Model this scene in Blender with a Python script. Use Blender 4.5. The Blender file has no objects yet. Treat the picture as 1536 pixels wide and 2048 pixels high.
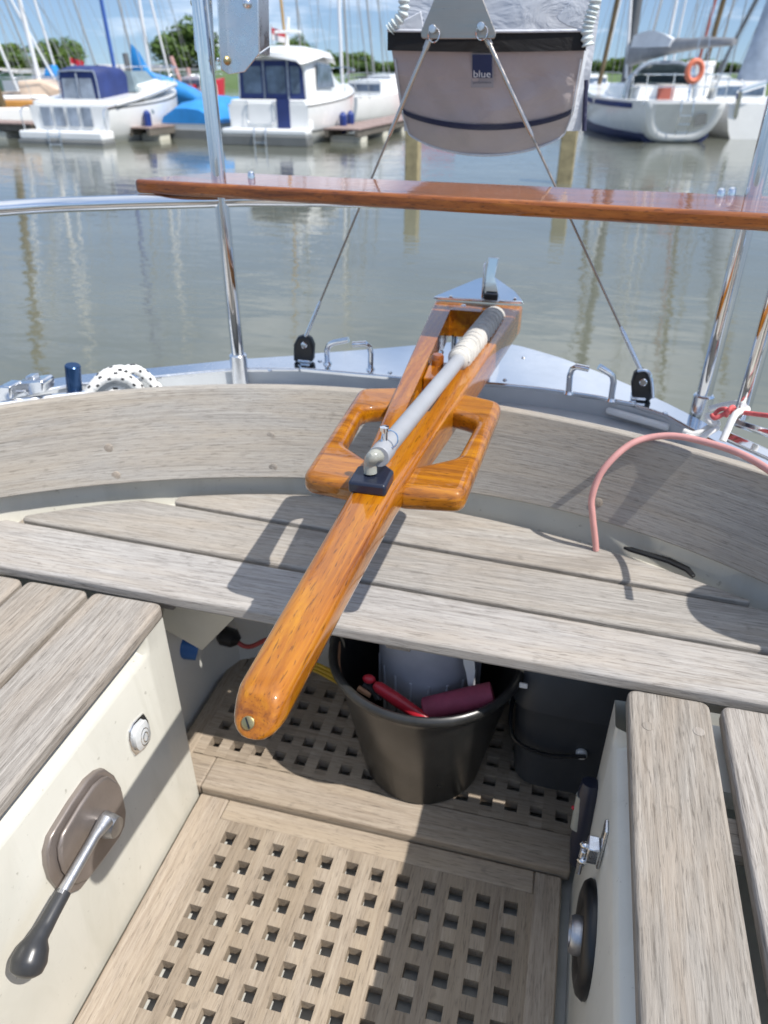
import bpy, bmesh, math, random
import numpy as np
from mathutils import Vector, Matrix
random.seed(11)
SC = bpy.context.scene
COL = SC.collection
R_ = math.radians
# ------------------------------------------------------------------ camera model (real camera: 0.75 m above the bench tops)
FPX, VH, CAMZ = 1450.0, 138.0, 0.75
PITCH = math.atan((1024-VH)/FPX)
YAW = math.atan((1209-768)*math.cos(PITCH)/FPX)
_F = Vector((-math.sin(YAW)*math.cos(PITCH), math.cos(YAW)*math.cos(PITCH), -math.sin(PITCH)))
_R = Vector((math.cos(YAW), math.sin(YAW), 0))
_U = _R.cross(_F)
def P(u, v, x=None, y=None, z=None):
    """point of the boat on a known plane, measured on the survey picture"""
    d = _F + _R*((u-768)/FPX) + _U*((1024-v)/FPX)
    if z is not None: t = (z-CAMZ)/d.z
    elif y is not None: t = y/d.y
    else: t = x/d.x
    return Vector((d.x*t, d.y*t, CAMZ+d.z*t))
# ------------------------------------------------------------------ object helpers
def loc_of(o):
    p = Vector((0,0,0))
    while o is not None:
        p += o.location; o = o.parent
    return p
def tag(o, label=None, cat=None, group=None, kind=None):
    if label: o['label'] = label
    if cat: o['category'] = cat
    if group: o['group'] = group
    if kind: o['kind'] = kind
    return o
def thing(name, label, cat, loc=(0,0,0), group=None):
    o = bpy.data.objects.new(name, None); COL.objects.link(o)
    o.location = loc; o.empty_display_size = .05
    return tag(o, label, cat, group)
class MB:
    def __init__(s): s.v=[]; s.f=[]; s.mi=[]; s.cur=0
    def add(s, vs, fs):
        n=len(s.v); s.v += [tuple(p) for p in vs]
        s.f += [tuple(i+n for i in f) for f in fs]; s.mi += [s.cur]*len(fs); return s
    def box(s, c, d, M=None):
        vs=[]
        for sx in (-1,1):
            for sy in (-1,1):
                for sz in (-1,1):
                    q=Vector((sx*d[0]/2, sy*d[1]/2, sz*d[2]/2))
                    if M is not None: q = M @ q
                    vs.append(q+Vector(c))
        return s.add(vs,[(0,1,3,2),(4,6,7,5),(0,4,5,1),(2,3,7,6),(0,2,6,4),(1,5,7,3)])
    def lohi(s, lo, hi):
        return s.box([(a+b)/2 for a,b in zip(lo,hi)],[abs(b-a) for a,b in zip(lo,hi)])
    def prism(s, poly, off):
        """poly: list of 3-D points (planar), extruded by vector off"""
        n=len(poly); a=[Vector(p) for p in poly]; b=[p+Vector(off) for p in a]
        fs=[tuple(range(n))[::-1], tuple(range(n,2*n))]+[(i,(i+1)%n,n+(i+1)%n,n+i) for i in range(n)]
        return s.add(a+b,fs)
    def loft(s, rings, closed=True, cap=True):
        n=len(rings[0]); vs=[p for r in rings for p in r]; fs=[]
        m = n if closed else n-1
        for k in range(len(rings)-1):
            for i in range(m):
                j=(i+1)%n; fs.append((k*n+i,k*n+j,(k+1)*n+j,(k+1)*n+i))
        if cap and closed:
            fs.append(tuple(range(n))[::-1]); fs.append(tuple((len(rings)-1)*n+i for i in range(n)))
        return s.add(vs,fs)
    def tube(s, path, r, n=12, closed=False, flat=1.0, up=None):
        path=[Vector(p) for p in path]; m=len(path)
        rr = r if isinstance(r,(list,tuple)) else [r]*m
        rings=[]; prev=None
        for i,p in enumerate(path):
            a = path[(i-1)%m] if (closed or i>0) else p
            b = path[(i+1)%m] if (closed or i<m-1) else p
            t=(b-a); t = t.normalized() if t.length>1e-9 else Vector((0,0,1))
            if prev is None:
                ref = Vector(up) if up else (Vector((0,0,1)) if abs(t.z)<.9 else Vector((1,0,0)))
                nx=ref-t*ref.dot(t); nx.normalize()
            else:
                nx=prev-t*prev.dot(t); nx.normalize()
            prev=nx; ny=t.cross(nx)
            rings.append([p+nx*(math.cos(2*math.pi*k/n)*rr[i])+ny*(math.sin(2*math.pi*k/n)*rr[i]*flat) for k in range(n)])
        if closed: rings.append(rings[0]); return s.loft(rings,True,False)
        return s.loft(rings,True,True)
    def lathe(s, prof, c, n=32, axis=None):
        """prof: (radius, height) pairs; axis: direction of height"""
        ax=Vector(axis or (0,0,1)).normalized()
        e1=Vector((1,0,0)) if abs(ax.x)<.9 else Vector((0,1,0))
        e1=(e1-ax*e1.dot(ax)).normalized(); e2=ax.cross(e1); c=Vector(c)
        rings=[[c+ax*h+(e1*math.cos(2*math.pi*k/n)+e2*math.sin(2*math.pi*k/n))*r for k in range(n)] for r,h in prof]
        return s.loft(rings,True,True)
    def ball(s, c, r, n=12, m=8):
        rx,ry,rz = r if isinstance(r,(list,tuple)) else (r,r,r)
        rings=[]
        for j in range(m+1):
            a=-math.pi/2+math.pi*j/m; q=max(math.cos(a),.02)
            rings.append([Vector(c)+Vector((rx*q*math.cos(2*math.pi*k/n), ry*q*math.sin(2*math.pi*k/n), rz*math.sin(a))) for k in range(n)])
        return s.loft(rings,True,True)
    def build(s, name, mat, parent=None, smooth=True, bevel=0, seg=2, angle=35, sub=0):
        o0 = loc_of(parent) if parent is not None else Vector((0,0,0))
        me=bpy.data.meshes.new(name)
        me.from_pydata([tuple(Vector(p)-o0) for p in s.v],[],s.f)
        mats = mat if isinstance(mat,(list,tuple)) else [mat]
        for m in mats: me.materials.append(m)
        if len(mats)>1: me.polygons.foreach_set('material_index', s.mi)
        bm=bmesh.new(); bm.from_mesh(me)
        bmesh.ops.recalc_face_normals(bm, faces=bm.faces)
        bm.to_mesh(me); bm.free()
        if smooth:
            me.polygons.foreach_set('use_smooth',[True]*len(me.polygons))
            me.set_sharp_from_angle(angle=R_(angle))
        o=bpy.data.objects.new(name,me); COL.objects.link(o)
        if parent is not None: o.parent=parent
        if bevel:
            b=o.modifiers.new('Bevel','BEVEL'); b.width=bevel; b.segments=seg; b.limit_method='ANGLE'; b.angle_limit=R_(40)
            b.harden_normals=False
        if sub:
            b=o.modifiers.new('Sub','SUBSURF'); b.levels=sub; b.render_levels=sub
        return o
def solo(mb, name, mat, label, cat, base=None, group=None, kind=None, **kw):
    """a thing that is one mesh, with its origin at its base"""
    b = Vector(base) if base is not None else Vector((sum(p[0] for p in mb.v)/len(mb.v), sum(p[1] for p in mb.v)/len(mb.v), min(p[2] for p in mb.v)))
    mb.v=[tuple(Vector(p)-b) for p in mb.v]
    o=mb.build(name,mat,None,**kw); o.location=b
    return tag(o,label,cat,group,kind)
def rnd_poly(pts, rad, n=5):
    """round the corners of a 2-D polygon"""
    out=[]; N=len(pts)
    for i in range(N):
        p=Vector(pts[i]); r = rad[i] if isinstance(rad,(list,tuple)) else rad
        if r<=0: out.append(tuple(p)); continue
        a=(Vector(pts[i-1])-p); b=(Vector(pts[(i+1)%N])-p)
        la,lb=a.length,b.length; a.normalize(); b.normalize()
        ang=a.angle(b); t=min(r/math.tan(ang/2), la*.48, lb*.48)
        p0=p+a*t; p1=p+b*t
        for k in range(n+1):
            s=k/n; out.append(tuple(p0*(1-s)**2+p*2*s*(1-s)+p1*s*s))
    return out
def spline(pts, n=8):
    pts=[Vector(p) for p in pts]; out=[]
    for i in range(len(pts)-1):
        p0=pts[max(i-1,0)]; p1=pts[i]; p2=pts[i+1]; p3=pts[min(i+2,len(pts)-1)]
        for k in range(n):
            t=k/n
            out.append(.5*((2*p1)+(p2-p0)*t+(2*p0-5*p1+4*p2-p3)*t*t+(3*p1-p0-3*p2+p3)*t**3))
    out.append(pts[-1]); return out
def lerp(a,b,t): return a+(b-a)*t
def interp(x, tab):
    if x<=tab[0][0]: return tab[0][1]
    for (a,b),(c,d) in zip(tab,tab[1:]):
        if x<=c: return b+(d-b)*(x-a)/(c-a)
    return tab[-1][1]
def text_mesh(s, size):
    cu=bpy.data.curves.new('txt','FONT'); cu.body=s; cu.size=size; cu.align_x='CENTER'; cu.align_y='CENTER'; cu.extrude=0; cu.resolution_u=3
    o=bpy.data.objects.new('txt',cu); COL.objects.link(o)
    dg=bpy.context.evaluated_depsgraph_get(); dg.update()
    me=bpy.data.meshes.new_from_object(o.evaluated_get(dg))
    vs=[v.co.copy() for v in me.vertices]; fs=[tuple(p.vertices) for p in me.polygons]
    bpy.data.objects.remove(o); bpy.data.curves.remove(cu); bpy.data.meshes.remove(me)
    return vs,fs
# ------------------------------------------------------------------ materials
def new_mat(name):
    m=bpy.data.materials.new(name); m.use_nodes=True
    nt=m.node_tree; b=nt.nodes['Principled BSDF']; return m,nt,b
def L(nt,a,b): nt.links.new(a,b)
def coords(nt, scale=(1,1,1), rnd=True, kind='Object'):
    tc=nt.nodes.new('ShaderNodeTexCoord'); mp=nt.nodes.new('ShaderNodeMapping')
    mp.inputs['Scale'].default_value=scale
    if rnd:
        oi=nt.nodes.new('ShaderNodeObjectInfo'); mu=nt.nodes.new('ShaderNodeVectorMath'); mu.operation='SCALE'
        cx=nt.nodes.new('ShaderNodeCombineXYZ')
        for i in range(3): L(nt,oi.outputs['Random'],cx.inputs[i])
        L(nt,cx.outputs[0],mu.inputs[0]); mu.inputs['Scale'].default_value=37.0
        L(nt,mu.outputs[0],mp.inputs['Location'])
    L(nt,tc.outputs[kind],mp.inputs['Vector']); return mp.outputs[0]
def noise(nt, vec, scale, detail=4, rough=.6, dist=0):
    n=nt.nodes.new('ShaderNodeTexNoise'); n.inputs['Scale'].default_value=scale; n.inputs['Detail'].default_value=detail
    n.inputs['Roughness'].default_value=rough; n.inputs['Distortion'].default_value=dist
    L(nt,vec,n.inputs['Vector']); return n.outputs['Fac']
def ramp(nt, fac, stops):
    r=nt.nodes.new('ShaderNodeValToRGB'); e=r.color_ramp.elements
    while len(e)<len(stops): e.new(.5)
    for i,(p,c) in enumerate(stops): e[i].position=p; e[i].color=(c[0],c[1],c[2],1)
    L(nt,fac,r.inputs[0]); return r.outputs[0]
def mix(nt, fac, a, b, mode='MIX'):
    m=nt.nodes.new('ShaderNodeMix'); m.data_type='RGBA'; m.blend_type=mode
    if isinstance(fac,(int,float)): m.inputs[0].default_value=fac
    else: L(nt,fac,m.inputs[0])
    for i,c in ((6,a),(7,b)):
        if isinstance(c,(tuple,list)): m.inputs[i].default_value=(c[0],c[1],c[2],1)
        else: L(nt,c,m.inputs[i])
    return m.outputs[2]
def bump(nt, b, h, strength=.3, dist=.002, prev=None):
    n=nt.nodes.new('ShaderNodeBump'); n.inputs['Strength'].default_value=strength; n.inputs['Distance'].default_value=dist
    L(nt,h,n.inputs['Height'])
    if prev is not None: L(nt,prev,n.inputs['Normal'])
    L(nt,n.outputs[0],b.inputs['Normal']); return n.outputs[0]
def plain(name, col, rough=.5, metal=0, var=.12, scale=14, coat=0, bmp=0, spec=.5, trans=0, bscale=160):
    m,nt,b=new_mat(name)
    v=coords(nt)
    f=noise(nt,v,scale,5,.6)
    lo=[c*(1-var) for c in col]; hi=[min(1,c*(1+var)) for c in col]
    L(nt,ramp(nt,f,[(.3,lo),(.7,hi)]),b.inputs['Base Color'])
    b.inputs['Roughness'].default_value=rough; b.inputs['Metallic'].default_value=metal
    b.inputs['Specular IOR Level'].default_value=spec
    if coat: b.inputs['Coat Weight'].default_value=coat; b.inputs['Coat Roughness'].default_value=.05
    if trans: b.inputs['Transmission Weight'].default_value=trans
    if bmp: bump(nt,b,noise(nt,v,bscale,3),bmp,.001)
    f2=noise(nt,v,scale*2.3,4); mr=nt.nodes.new('ShaderNodeMapRange'); mr.inputs[3].default_value=max(0,rough*.8); mr.inputs[4].default_value=min(1,rough*1.25)
    L(nt,f2,mr.inputs[0]); L(nt,mr.outputs[0],b.inputs['Roughness'])
    return m
def teak(name, axis, dark, light, tan, bstr=.5, kind='Object', cell=None):
    """weathered open-grained timber, grain running along axis"""
    m,nt,b=new_mat(name)
    st=[190,190,190] if kind=='Object' else [300,300,300]; st[axis]=8.0 if kind=='Object' else 4.0
    v=coords(nt,tuple(st),True,kind); vw=coords(nt,(1,1,1),True,kind)
    g=noise(nt,v,1.0,7,.68,.6)
    st2=[460,460,460]; st2[axis]=34
    g2=noise(nt,coords(nt,tuple(st2),True,kind),1.0,4,.6,.3)
    big=[14,14,14]; big[axis]=2.6
    pch=noise(nt,coords(nt,tuple(big),True,kind),1.0,5,.62,.5)
    c=ramp(nt,g,[(.30,dark),(.48,[(a*.45+d*.55) for a,d in zip(dark,light)]),(.66,light)])
    c=mix(nt,ramp(nt,pch,[(.42,(0,0,0)),(.66,(1,1,1))]),c,mix(nt,.55,c,tan))
    c=mix(nt,ramp(nt,g2,[(.33,(1,1,1)),(.46,(0,0,0))]),c,mix(nt,.45,c,(.05,.04,.032)))
    spots=noise(nt,vw,34,3,.5)
    c=mix(nt,ramp(nt,spots,[(.67,(0,0,0)),(.76,(1,1,1))]),c,mix(nt,.3,c,(.09,.08,.07)))
    oi=nt.nodes.new('ShaderNodeObjectInfo')
    c=mix(nt,1.0,c,ramp(nt,oi.outputs['Random'],[(0,(.86,.85,.83)),(.5,(1.0,.99,.97)),(1,(1.06,1.06,1.07))]),'MULTIPLY')
    if cell:   # every batten and every cross piece of the grating is its own stick of timber
        tcn=nt.nodes.new('ShaderNodeTexCoord'); sp_=nt.nodes.new('ShaderNodeSeparateXYZ'); L(nt,tcn.outputs['Object'],sp_.inputs[0])
        def mth(op,a,b_=None):
            q=nt.nodes.new('ShaderNodeMath'); q.operation=op
            for i_,z_ in enumerate((a,b_)):
                if z_ is None: continue
                if isinstance(z_,(int,float)): q.inputs[i_].default_value=z_
                else: L(nt,z_,q.inputs[i_])
            return q.outputs[0]
        ix=mth('FLOOR',mth('DIVIDE',mth('SUBTRACT',sp_.outputs[0],cell),.0238))
        iy=mth('FLOOR',mth('DIVIDE',sp_.outputs[1],.0476)); par=mth('ABSOLUTE',mth('MODULO',ix,2.0))
        wn=nt.nodes.new('ShaderNodeTexWhiteNoise'); wn.noise_dimensions='2D'; cv=nt.nodes.new('ShaderNodeCombineXYZ')
        L(nt,ix,cv.inputs[0]); L(nt,mth('MULTIPLY',iy,par),cv.inputs[1]); L(nt,cv.outputs[0],wn.inputs['Vector'])
        c=mix(nt,1.0,c,ramp(nt,wn.outputs['Value'],[(0,(.80,.78,.75)),(.5,(.96,.95,.93)),(1,(1.10,1.10,1.09))]),'MULTIPLY')
    stn=noise(nt,coords(nt,tuple([6 if i!=axis else 2.2 for i in range(3)]),True,kind),1.0,6,.7,1.0)
    c=mix(nt,ramp(nt,stn,[(.56,(0,0,0)),(.72,(.42,.42,.42))]),c,(.15,.13,.11))
    L(nt,c,b.inputs['Base Color'])
    b.inputs['Roughness'].default_value=.82; b.inputs['Specular IOR Level'].default_value=.25
    ad=nt.nodes.new('ShaderNodeMath'); ad.operation='ADD'; L(nt,g,ad.inputs[0]); L(nt,g2,ad.inputs[1])
    bump(nt,b,ad.outputs[0],bstr,.0016)
    return m
def varnish(name, axis, dark, mid, light, tint=1):
    m,nt,b=new_mat(name)
    st=[48,48,48]; st[axis]=3.0
    v=coords(nt,tuple(st))
    g=noise(nt,v,1.0,7,.66,.8)
    st2=[520,520,520]; st2[axis]=42
    p=noise(nt,coords(nt,tuple(st2)),1.0,3,.55,.4)
    wv=nt.nodes.new('ShaderNodeTexWave'); wv.bands_direction='X' if axis!=0 else 'Z'
    wst=[9,9,9]; wst[axis]=.8
    L(nt,coords(nt,tuple(wst)),wv.inputs['Vector']); wv.inputs['Scale'].default_value=3.2; wv.inputs['Distortion'].default_value=7; wv.inputs['Detail'].default_value=3
    c=ramp(nt,g,[(.3,dark),(.5,mid),(.7,light)])
    c=mix(nt,mix(nt,.25,(0,0,0),wv.outputs['Color']),c,mix(nt,.55,c,dark))
    c=mix(nt,ramp(nt,p,[(.34,(1,1,1)),(.42,(0,0,0))]),c,mix(nt,.6,c,[d*.35 for d in dark]))
    L(nt,c,b.inputs['Base Color'])
    b.inputs['Roughness'].default_value=.42; b.inputs['Specular IOR Level'].default_value=.15; b.inputs['Coat Weight'].default_value=1.0; b.inputs['Coat Roughness'].default_value=.035; b.inputs['Coat IOR'].default_value=1.55
    dd=noise(nt,coords(nt,(1,1,1)),55,3,.5)
    bn=nt.nodes.new('ShaderNodeBump'); bn.inputs['Strength'].default_value=.10; bn.inputs['Distance'].default_value=.0025; L(nt,dd,bn.inputs['Height']); L(nt,bn.outputs[0],b.inputs['Coat Normal'])
    return m
def steel(name, col=(.72,.73,.75), rough=.08, axis=None, scr=.12):
    m,nt,b=new_mat(name)
    b.inputs['Metallic'].default_value=1
    st=[60,60,60]
    if axis is not None: st=[500,500,500]; st[axis]=8
    f=noise(nt,coords(nt,tuple(st)),1.0,4,.6)
    mr=nt.nodes.new('ShaderNodeMapRange'); mr.inputs[1].default_value=.3; mr.inputs[2].default_value=.75; mr.inputs[3].default_value=rough*.7; mr.inputs[4].default_value=rough*1.7
    L(nt,f,mr.inputs[0]); L(nt,mr.outputs[0],b.inputs['Roughness'])
    L(nt,ramp(nt,noise(nt,coords(nt,(1,1,1)),9,4),[(.3,[c*.9 for c in col]),(.7,col)]),b.inputs['Base Color'])
    bump(nt,b,noise(nt,coords(nt,(1,1,1)),30,3),scr,.0006)
    return m
M={}
M['teak_x']=teak('weathered_teak_across',0,(.20,.187,.172),(.42,.402,.378),(.39,.34,.28))
M['teak_y']=teak('weathered_teak_along',1,(.17,.152,.132),(.40,.37,.335),(.38,.315,.25),.7)
M['teak_board']=teak('weathered_teak_board',0,(.23,.217,.20),(.42,.402,.375),(.40,.345,.275),.4,'UV')
M['teak_floor']=teak('floor_teak',1,(.25,.20,.155),(.42,.36,.295),(.41,.335,.25),.3)
M['teak_lat1']=teak('grating_teak_main',1,(.25,.20,.155),(.42,.36,.295),(.41,.335,.25),.3,cell=-.2967)
M['teak_lat2']=teak('grating_teak_aft',0,(.25,.20,.155),(.42,.36,.295),(.41,.335,.25),.3,cell=-.4127)
M['teak_floor_x']=teak('floor_teak_across',0,(.25,.20,.155),(.42,.36,.295),(.41,.335,.25),.3)
M['varnish']=varnish('varnished_tiller_wood',1,(.15,.038,.001),(.36,.116,.001),(.50,.205,.002))
M['varnish_loop']=varnish('varnished_loop_wood',0,(.15,.045,.002),(.34,.115,.002),(.48,.195,.004))
M['varnish_plank']=varnish('varnished_plank_wood',0,(.10,.024,.003),(.26,.072,.008),(.40,.13,.018))
def gelcoat(name,col):
    m,nt,b=new_mat(name); v=coords(nt)
    c=ramp(nt,noise(nt,v,5,5,.6),[(.3,[x*.95 for x in col]),(.7,[min(1,x*1.04) for x in col])])
    st=noise(nt,coords(nt,(9,9,2.2)),1.0,5,.65,.8)
    c=mix(nt,ramp(nt,st,[(.50,(0,0,0)),(.78,(.55,.55,.55))]),c,[col[0]*.74,col[1]*.73,col[2]*.68])
    sp=noise(nt,v,75,3,.6)
    c=mix(nt,ramp(nt,sp,[(.68,(0,0,0)),(.74,(.5,.5,.5))]),c,(.20,.18,.14))
    sc=noise(nt,coords(nt,(14,60,160)),1.0,4,.6,1.5)
    c=mix(nt,ramp(nt,sc,[(.66,(0,0,0)),(.71,(.35,.35,.35))]),c,(.36,.35,.32))
    L(nt,c,b.inputs['Base Color']); b.inputs['Coat Weight'].default_value=.25; b.inputs['Coat Roughness'].default_value=.12
    mr=nt.nodes.new('ShaderNodeMapRange'); mr.inputs[3].default_value=.22; mr.inputs[4].default_value=.5; L(nt,st,mr.inputs[0]); L(nt,mr.outputs[0],b.inputs['Roughness'])
    bump(nt,b,noise(nt,v,7,2),.12,.004)
    return m
M['gel']=gelcoat('cream_gelcoat',(.60,.585,.52))
M['gel_white']=plain('white_gelcoat',(.72,.72,.68),.3,var=.05,scale=5)
M['deck']=plain('grey_deck_gelcoat',(.50,.52,.53),.4,var=.08,scale=8)
M['bilge']=plain('bilge_gelcoat',(.50,.50,.47),.5,var=.2,scale=9)
M['chrome']=steel('polished_stainless',(.80,.81,.83),.05)
M['cap']=steel('capping_stainless',(.82,.83,.85),.18)
M['mirror']=steel('mirror_stainless',(.80,.82,.85),.07,None,.05)
M['wire']=steel('bronzed_wire',(.40,.33,.27),.3)
M['swage']=steel('bronzed_swage',(.62,.53,.45),.16)
M['brushed']=steel('brushed_stainless',(.42,.39,.35),.34,0,.1)
M['satin']=steel('satin_stainless',(.74,.76,.79),.24)
M['brass']=steel('screw_brass',(.50,.40,.20),.35)
M['black']=plain('black_plastic',(.012,.013,.015),.35,var=.3,scale=20)
M['bucket']=plain('black_bucket_plastic',(.026,.026,.025),.30,var=.45,scale=12)
M['boxgrey']=plain('dark_grey_plastic',(.040,.045,.052),.45,var=.15)
M['greyp']=plain('slate_grey_plastic',(.42,.425,.46),.45,var=.12)
M['dkgrip']=plain('dark_grip_plastic',(.040,.041,.044),.30,var=.25,scale=22)
M['navypl']=plain('navy_black_plastic',(.014,.018,.035),.3,var=.2)
M['taupe']=plain('taupe_plastic',(.25,.215,.195),.34,metal=.45,var=.14,scale=18)
M['alu']=plain('worn_aluminium',(.45,.45,.46),.33,metal=.85,var=.22,scale=40,bmp=.3)
M['whitetube']=plain('grey_white_tube',(.31,.32,.34),.4,var=.08)
M['clear']=plain('milky_tube',(.55,.55,.48),.12,var=.15,scale=40,trans=.45)
M['lens']=plain('clear_lens',(.80,.82,.82),.05,var=.08,scale=90,trans=.25,coat=1)
M['white']=plain('white_plastic',(.78,.78,.76),.4,var=.06)
M['rope']=plain('off_white_rope',(.50,.48,.44),.85,var=.15,scale=60,bmp=.6)
M['mint']=plain('pale_mint_cord',(.60,.66,.645),.8,var=.14,scale=60,bmp=.6)
M['ropew']=plain('white_braid',(.72,.72,.70),.85,var=.1,scale=80,bmp=.4)
M['ropeb']=plain('black_fleck',(.03,.03,.035),.85,var=.2)
M['pink']=plain('pink_hose',(.60,.30,.275),.42,var=.1,scale=25)
M['red']=plain('red_plastic',(.48,.02,.035),.35,var=.15)
M['redcord']=plain('red_cord',(.62,.12,.12),.75,var=.25,scale=90)
M['maroon']=plain('maroon_cloth',(.34,.06,.105),.7,var=.25,scale=30)
M['copper']=plain('tan_tool_metal',(.50,.28,.17),.4,metal=.5,var=.2)
M['blue']=plain('blue_plastic',(.012,.10,.33),.4,var=.15)
M['navy_anod']=plain('navy_anodised',(.018,.055,.14),.22,metal=.55,var=.1)
M['yellow']=plain('yellow_hose',(.55,.36,.03),.4,var=.15)
M['flap']=plain('cream_panel',(.60,.575,.48),.5,var=.06)
M['dkred']=plain('dull_red_cable',(.38,.06,.055),.45,var=.15)
M['bag']=None
def fabric(name, col, var=.1, sc=700):
    m,nt,b=new_mat(name)
    v=coords(nt)
    c=ramp(nt,noise(nt,v,7,5,.55,.6),[(.3,[x*(1-var) for x in col]),(.7,[x*(1+var) for x in col])])
    L(nt,c,b.inputs['Base Color']); b.inputs['Roughness'].default_value=.62; b.inputs['Sheen Weight'].default_value=.15
    b.inputs['Specular IOR Level'].default_value=.35
    w=nt.nodes.new('ShaderNodeTexChecker'); w.inputs['Scale'].default_value=sc; L(nt,v,w.inputs['Vector'])
    n1=bump(nt,b,w.outputs['Fac'],.25,.0006)
    bump(nt,b,noise(nt,coords(nt,(9,9,16)),1.0,4,.55,1.2),.5,.014,n1)
    return m
M['bag']=fabric('taupe_bag_fabric',(.44,.375,.365),.08)
M['bag_w']=fabric('white_bag_fabric',(.60,.62,.66),.05,500)
M['bag_k']=fabric('black_webbing',(.008,.007,.007),.2,900)
M['navyf']=fabric('navy_piping',(.02,.022,.06),.15)
M['lab_navy']=plain('label_navy',(.012,.03,.10),.5,var=.08)
M['lab_grey']=plain('label_grey',(.33,.31,.32),.6,var=.04)
M['lab_white']=plain('label_white',(.75,.75,.76),.6,var=.02)
M['lab_ink']=plain('label_ink',(.03,.04,.09),.6,var=.02)
# far things
M['boat_white']=plain('boat_white_gelcoat',(.80,.80,.78),.25,var=.04,scale=2,coat=.3)
M['boat_cream']=plain('boat_cream',(.55,.43,.33),.4,var=.1,scale=2)
M['boat_grey']=plain('boat_grey_stripe',(.16,.165,.16),.4,var=.1,scale=2)
M['antifoul']=plain('blue_antifouling',(.015,.025,.085),.5,var=.15,scale=3)
M['navycanvas']=plain('navy_canvas',(.018,.035,.14),.7,var=.2,scale=3,bmp=.3,bscale=20)
M['bluetarp']=plain('bright_blue_tarpaulin',(.02,.23,.58),.55,var=.16,scale=3,bmp=.5,bscale=6)
M['window']=plain('clear_canvas_window',(.10,.14,.20),.08,var=.5,scale=3)
M['winlight']=plain('clear_plastic_pane',(.26,.30,.36),.06,var=.4,scale=2.5)
M['greywin']=plain('tinted_windscreen',(.20,.26,.28),.06,var=.2,scale=3)
M['sailgrey']=plain('grey_sail_cover',(.30,.30,.31),.75,var=.18,scale=3,bmp=.4,bscale=10)
M['sailwhite']=plain('white_sailcloth',(.72,.73,.75),.7,var=.1,scale=3)
M['furled']=plain('blue_grey_furled_sail',(.30,.36,.45),.7,var=.15,scale=3)
M['mastw']=plain('white_mast_paint',(.72,.73,.74),.3,var=.04,scale=2)
M['mastg']=plain('grey_mast_alloy',(.30,.31,.31),.4,var=.1,scale=2)
M['mastd']=plain('dark_grey_mast',(.11,.115,.12),.45,var=.1,scale=2)
M['mastb']=plain('blue_mast_cover',(.03,.09,.33),.6,var=.1,scale=2)
M['masty']=plain('varnished_spar',(.48,.28,.07),.4,var=.1,scale=2)
M['mastr']=plain('red_brown_spar',(.36,.10,.07),.5,var=.15,scale=2)
M['mastr2']=plain('dark_brown_spar',(.12,.085,.04),.55,var=.2,scale=3)
M['pinkw']=plain('faded_pink_timber',(.50,.29,.26),.6,var=.15,scale=3)
M['jetty']=plain('jetty_planks',(.27,.20,.18),.8,var=.25,scale=4,bmp=.4,bscale=25)
M['jettybeam']=plain('jetty_beam',(.13,.115,.095),.85,var=.3,scale=4)
M['ochre']=plain('ochre_varnish',(.46,.22,.05),.4,var=.15,scale=4)
M['post']=plain('weathered_mooring_timber',(.30,.25,.14),.85,var=.28,scale=9,bmp=.5,bscale=40)
M['fender']=plain('navy_fender',(.015,.04,.20),.35,var=.1)
M['lifebuoy']=plain('orange_lifebuoy',(.72,.20,.11),.5,var=.1)
M['bark']=plain('tree_bark',(.10,.08,.06),.9,var=.3)
M['shed_wall']=plain('pale_green_shed_wall',(.24,.38,.23),.7,var=.08,scale=1)
M['shed_roof']=plain('pale_shed_roof',(.48,.47,.45),.6,var=.15,scale=1)
M['shed_dark']=plain('shed_opening',(.10,.11,.11),.6,var=.2,scale=1)
M['flagw']=plain('flag_white',(.75,.72,.72),.8,var=.05)
def foliage(name, a, b_):
    m,nt,b=new_mat(name)
    v=coords(nt)
    L(nt,ramp(nt,noise(nt,v,.9,6,.7),[(.3,a),(.7,b_)]),b.inputs['Base Color'])
    b.inputs['Roughness'].default_value=.7; b.inputs['Specular IOR Level'].default_value=.2
    b.inputs['Subsurface Weight'].default_value=0
    return m
M['leaf']=foliage('tree_foliage',(.055,.11,.022),(.16,.235,.05))
M['leaf2']=foliage('tree_foliage_dark',(.042,.09,.025),(.125,.19,.045))
M['bank']=foliage('bank_grass',(.06,.11,.035),(.12,.17,.06))
# ================================================================== THE YACHT WE STAND ON
CX=-.215
def yT(x):   # backrest board, top edge in plan
    return np.polyval([-0.12739, -0.07684, -0.39724, -0.24864, 1.24516],x)
def yB(x):   # backrest board, bottom edge in plan
    return np.polyval([-.15124,-.27803,-.53293,-.19163,1.22084],x)
def yS(x):   # back outline of the aft bench
    x=min(max(x,-1.25),.6); return float(np.polyval([.0193,.08751,-.36973,-.238,1.1988],x))
xs=[-1.05+.05*i for i in range(30)]
BOT=[(-1.27,.2),(-1.24,.55),(-1.18,.78),(-1.115,.91)]+[(x,float(yB(x))) for x in xs]+[(.46,.985),(.55,.83),(.62,.6),(.66,.2)]
xt=[-1.0125+.04822*i for i in range(30)]
TOP=[(-1.253, 0.241), (-1.225, 0.598), (-1.157, 0.829), (-1.089, 0.955)]+[(x,float(yT(x))) for x in xt]+[(0.439, 1.036), (0.54, 0.897), (0.627, 0.656), (0.675, 0.241)]
def normals(L_):
    out=[]
    for i in range(len(L_)):
        a=Vector(L_[max(i-1,0)]); b=Vector(L_[min(i+1,len(L_)-1)]); t=(b-a).normalized(); out.append(Vector((-t.y,t.x)))
    return out
NT=normals(TOP); NB=normals(BOT)
ZB,ZT=.038,.21
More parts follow.
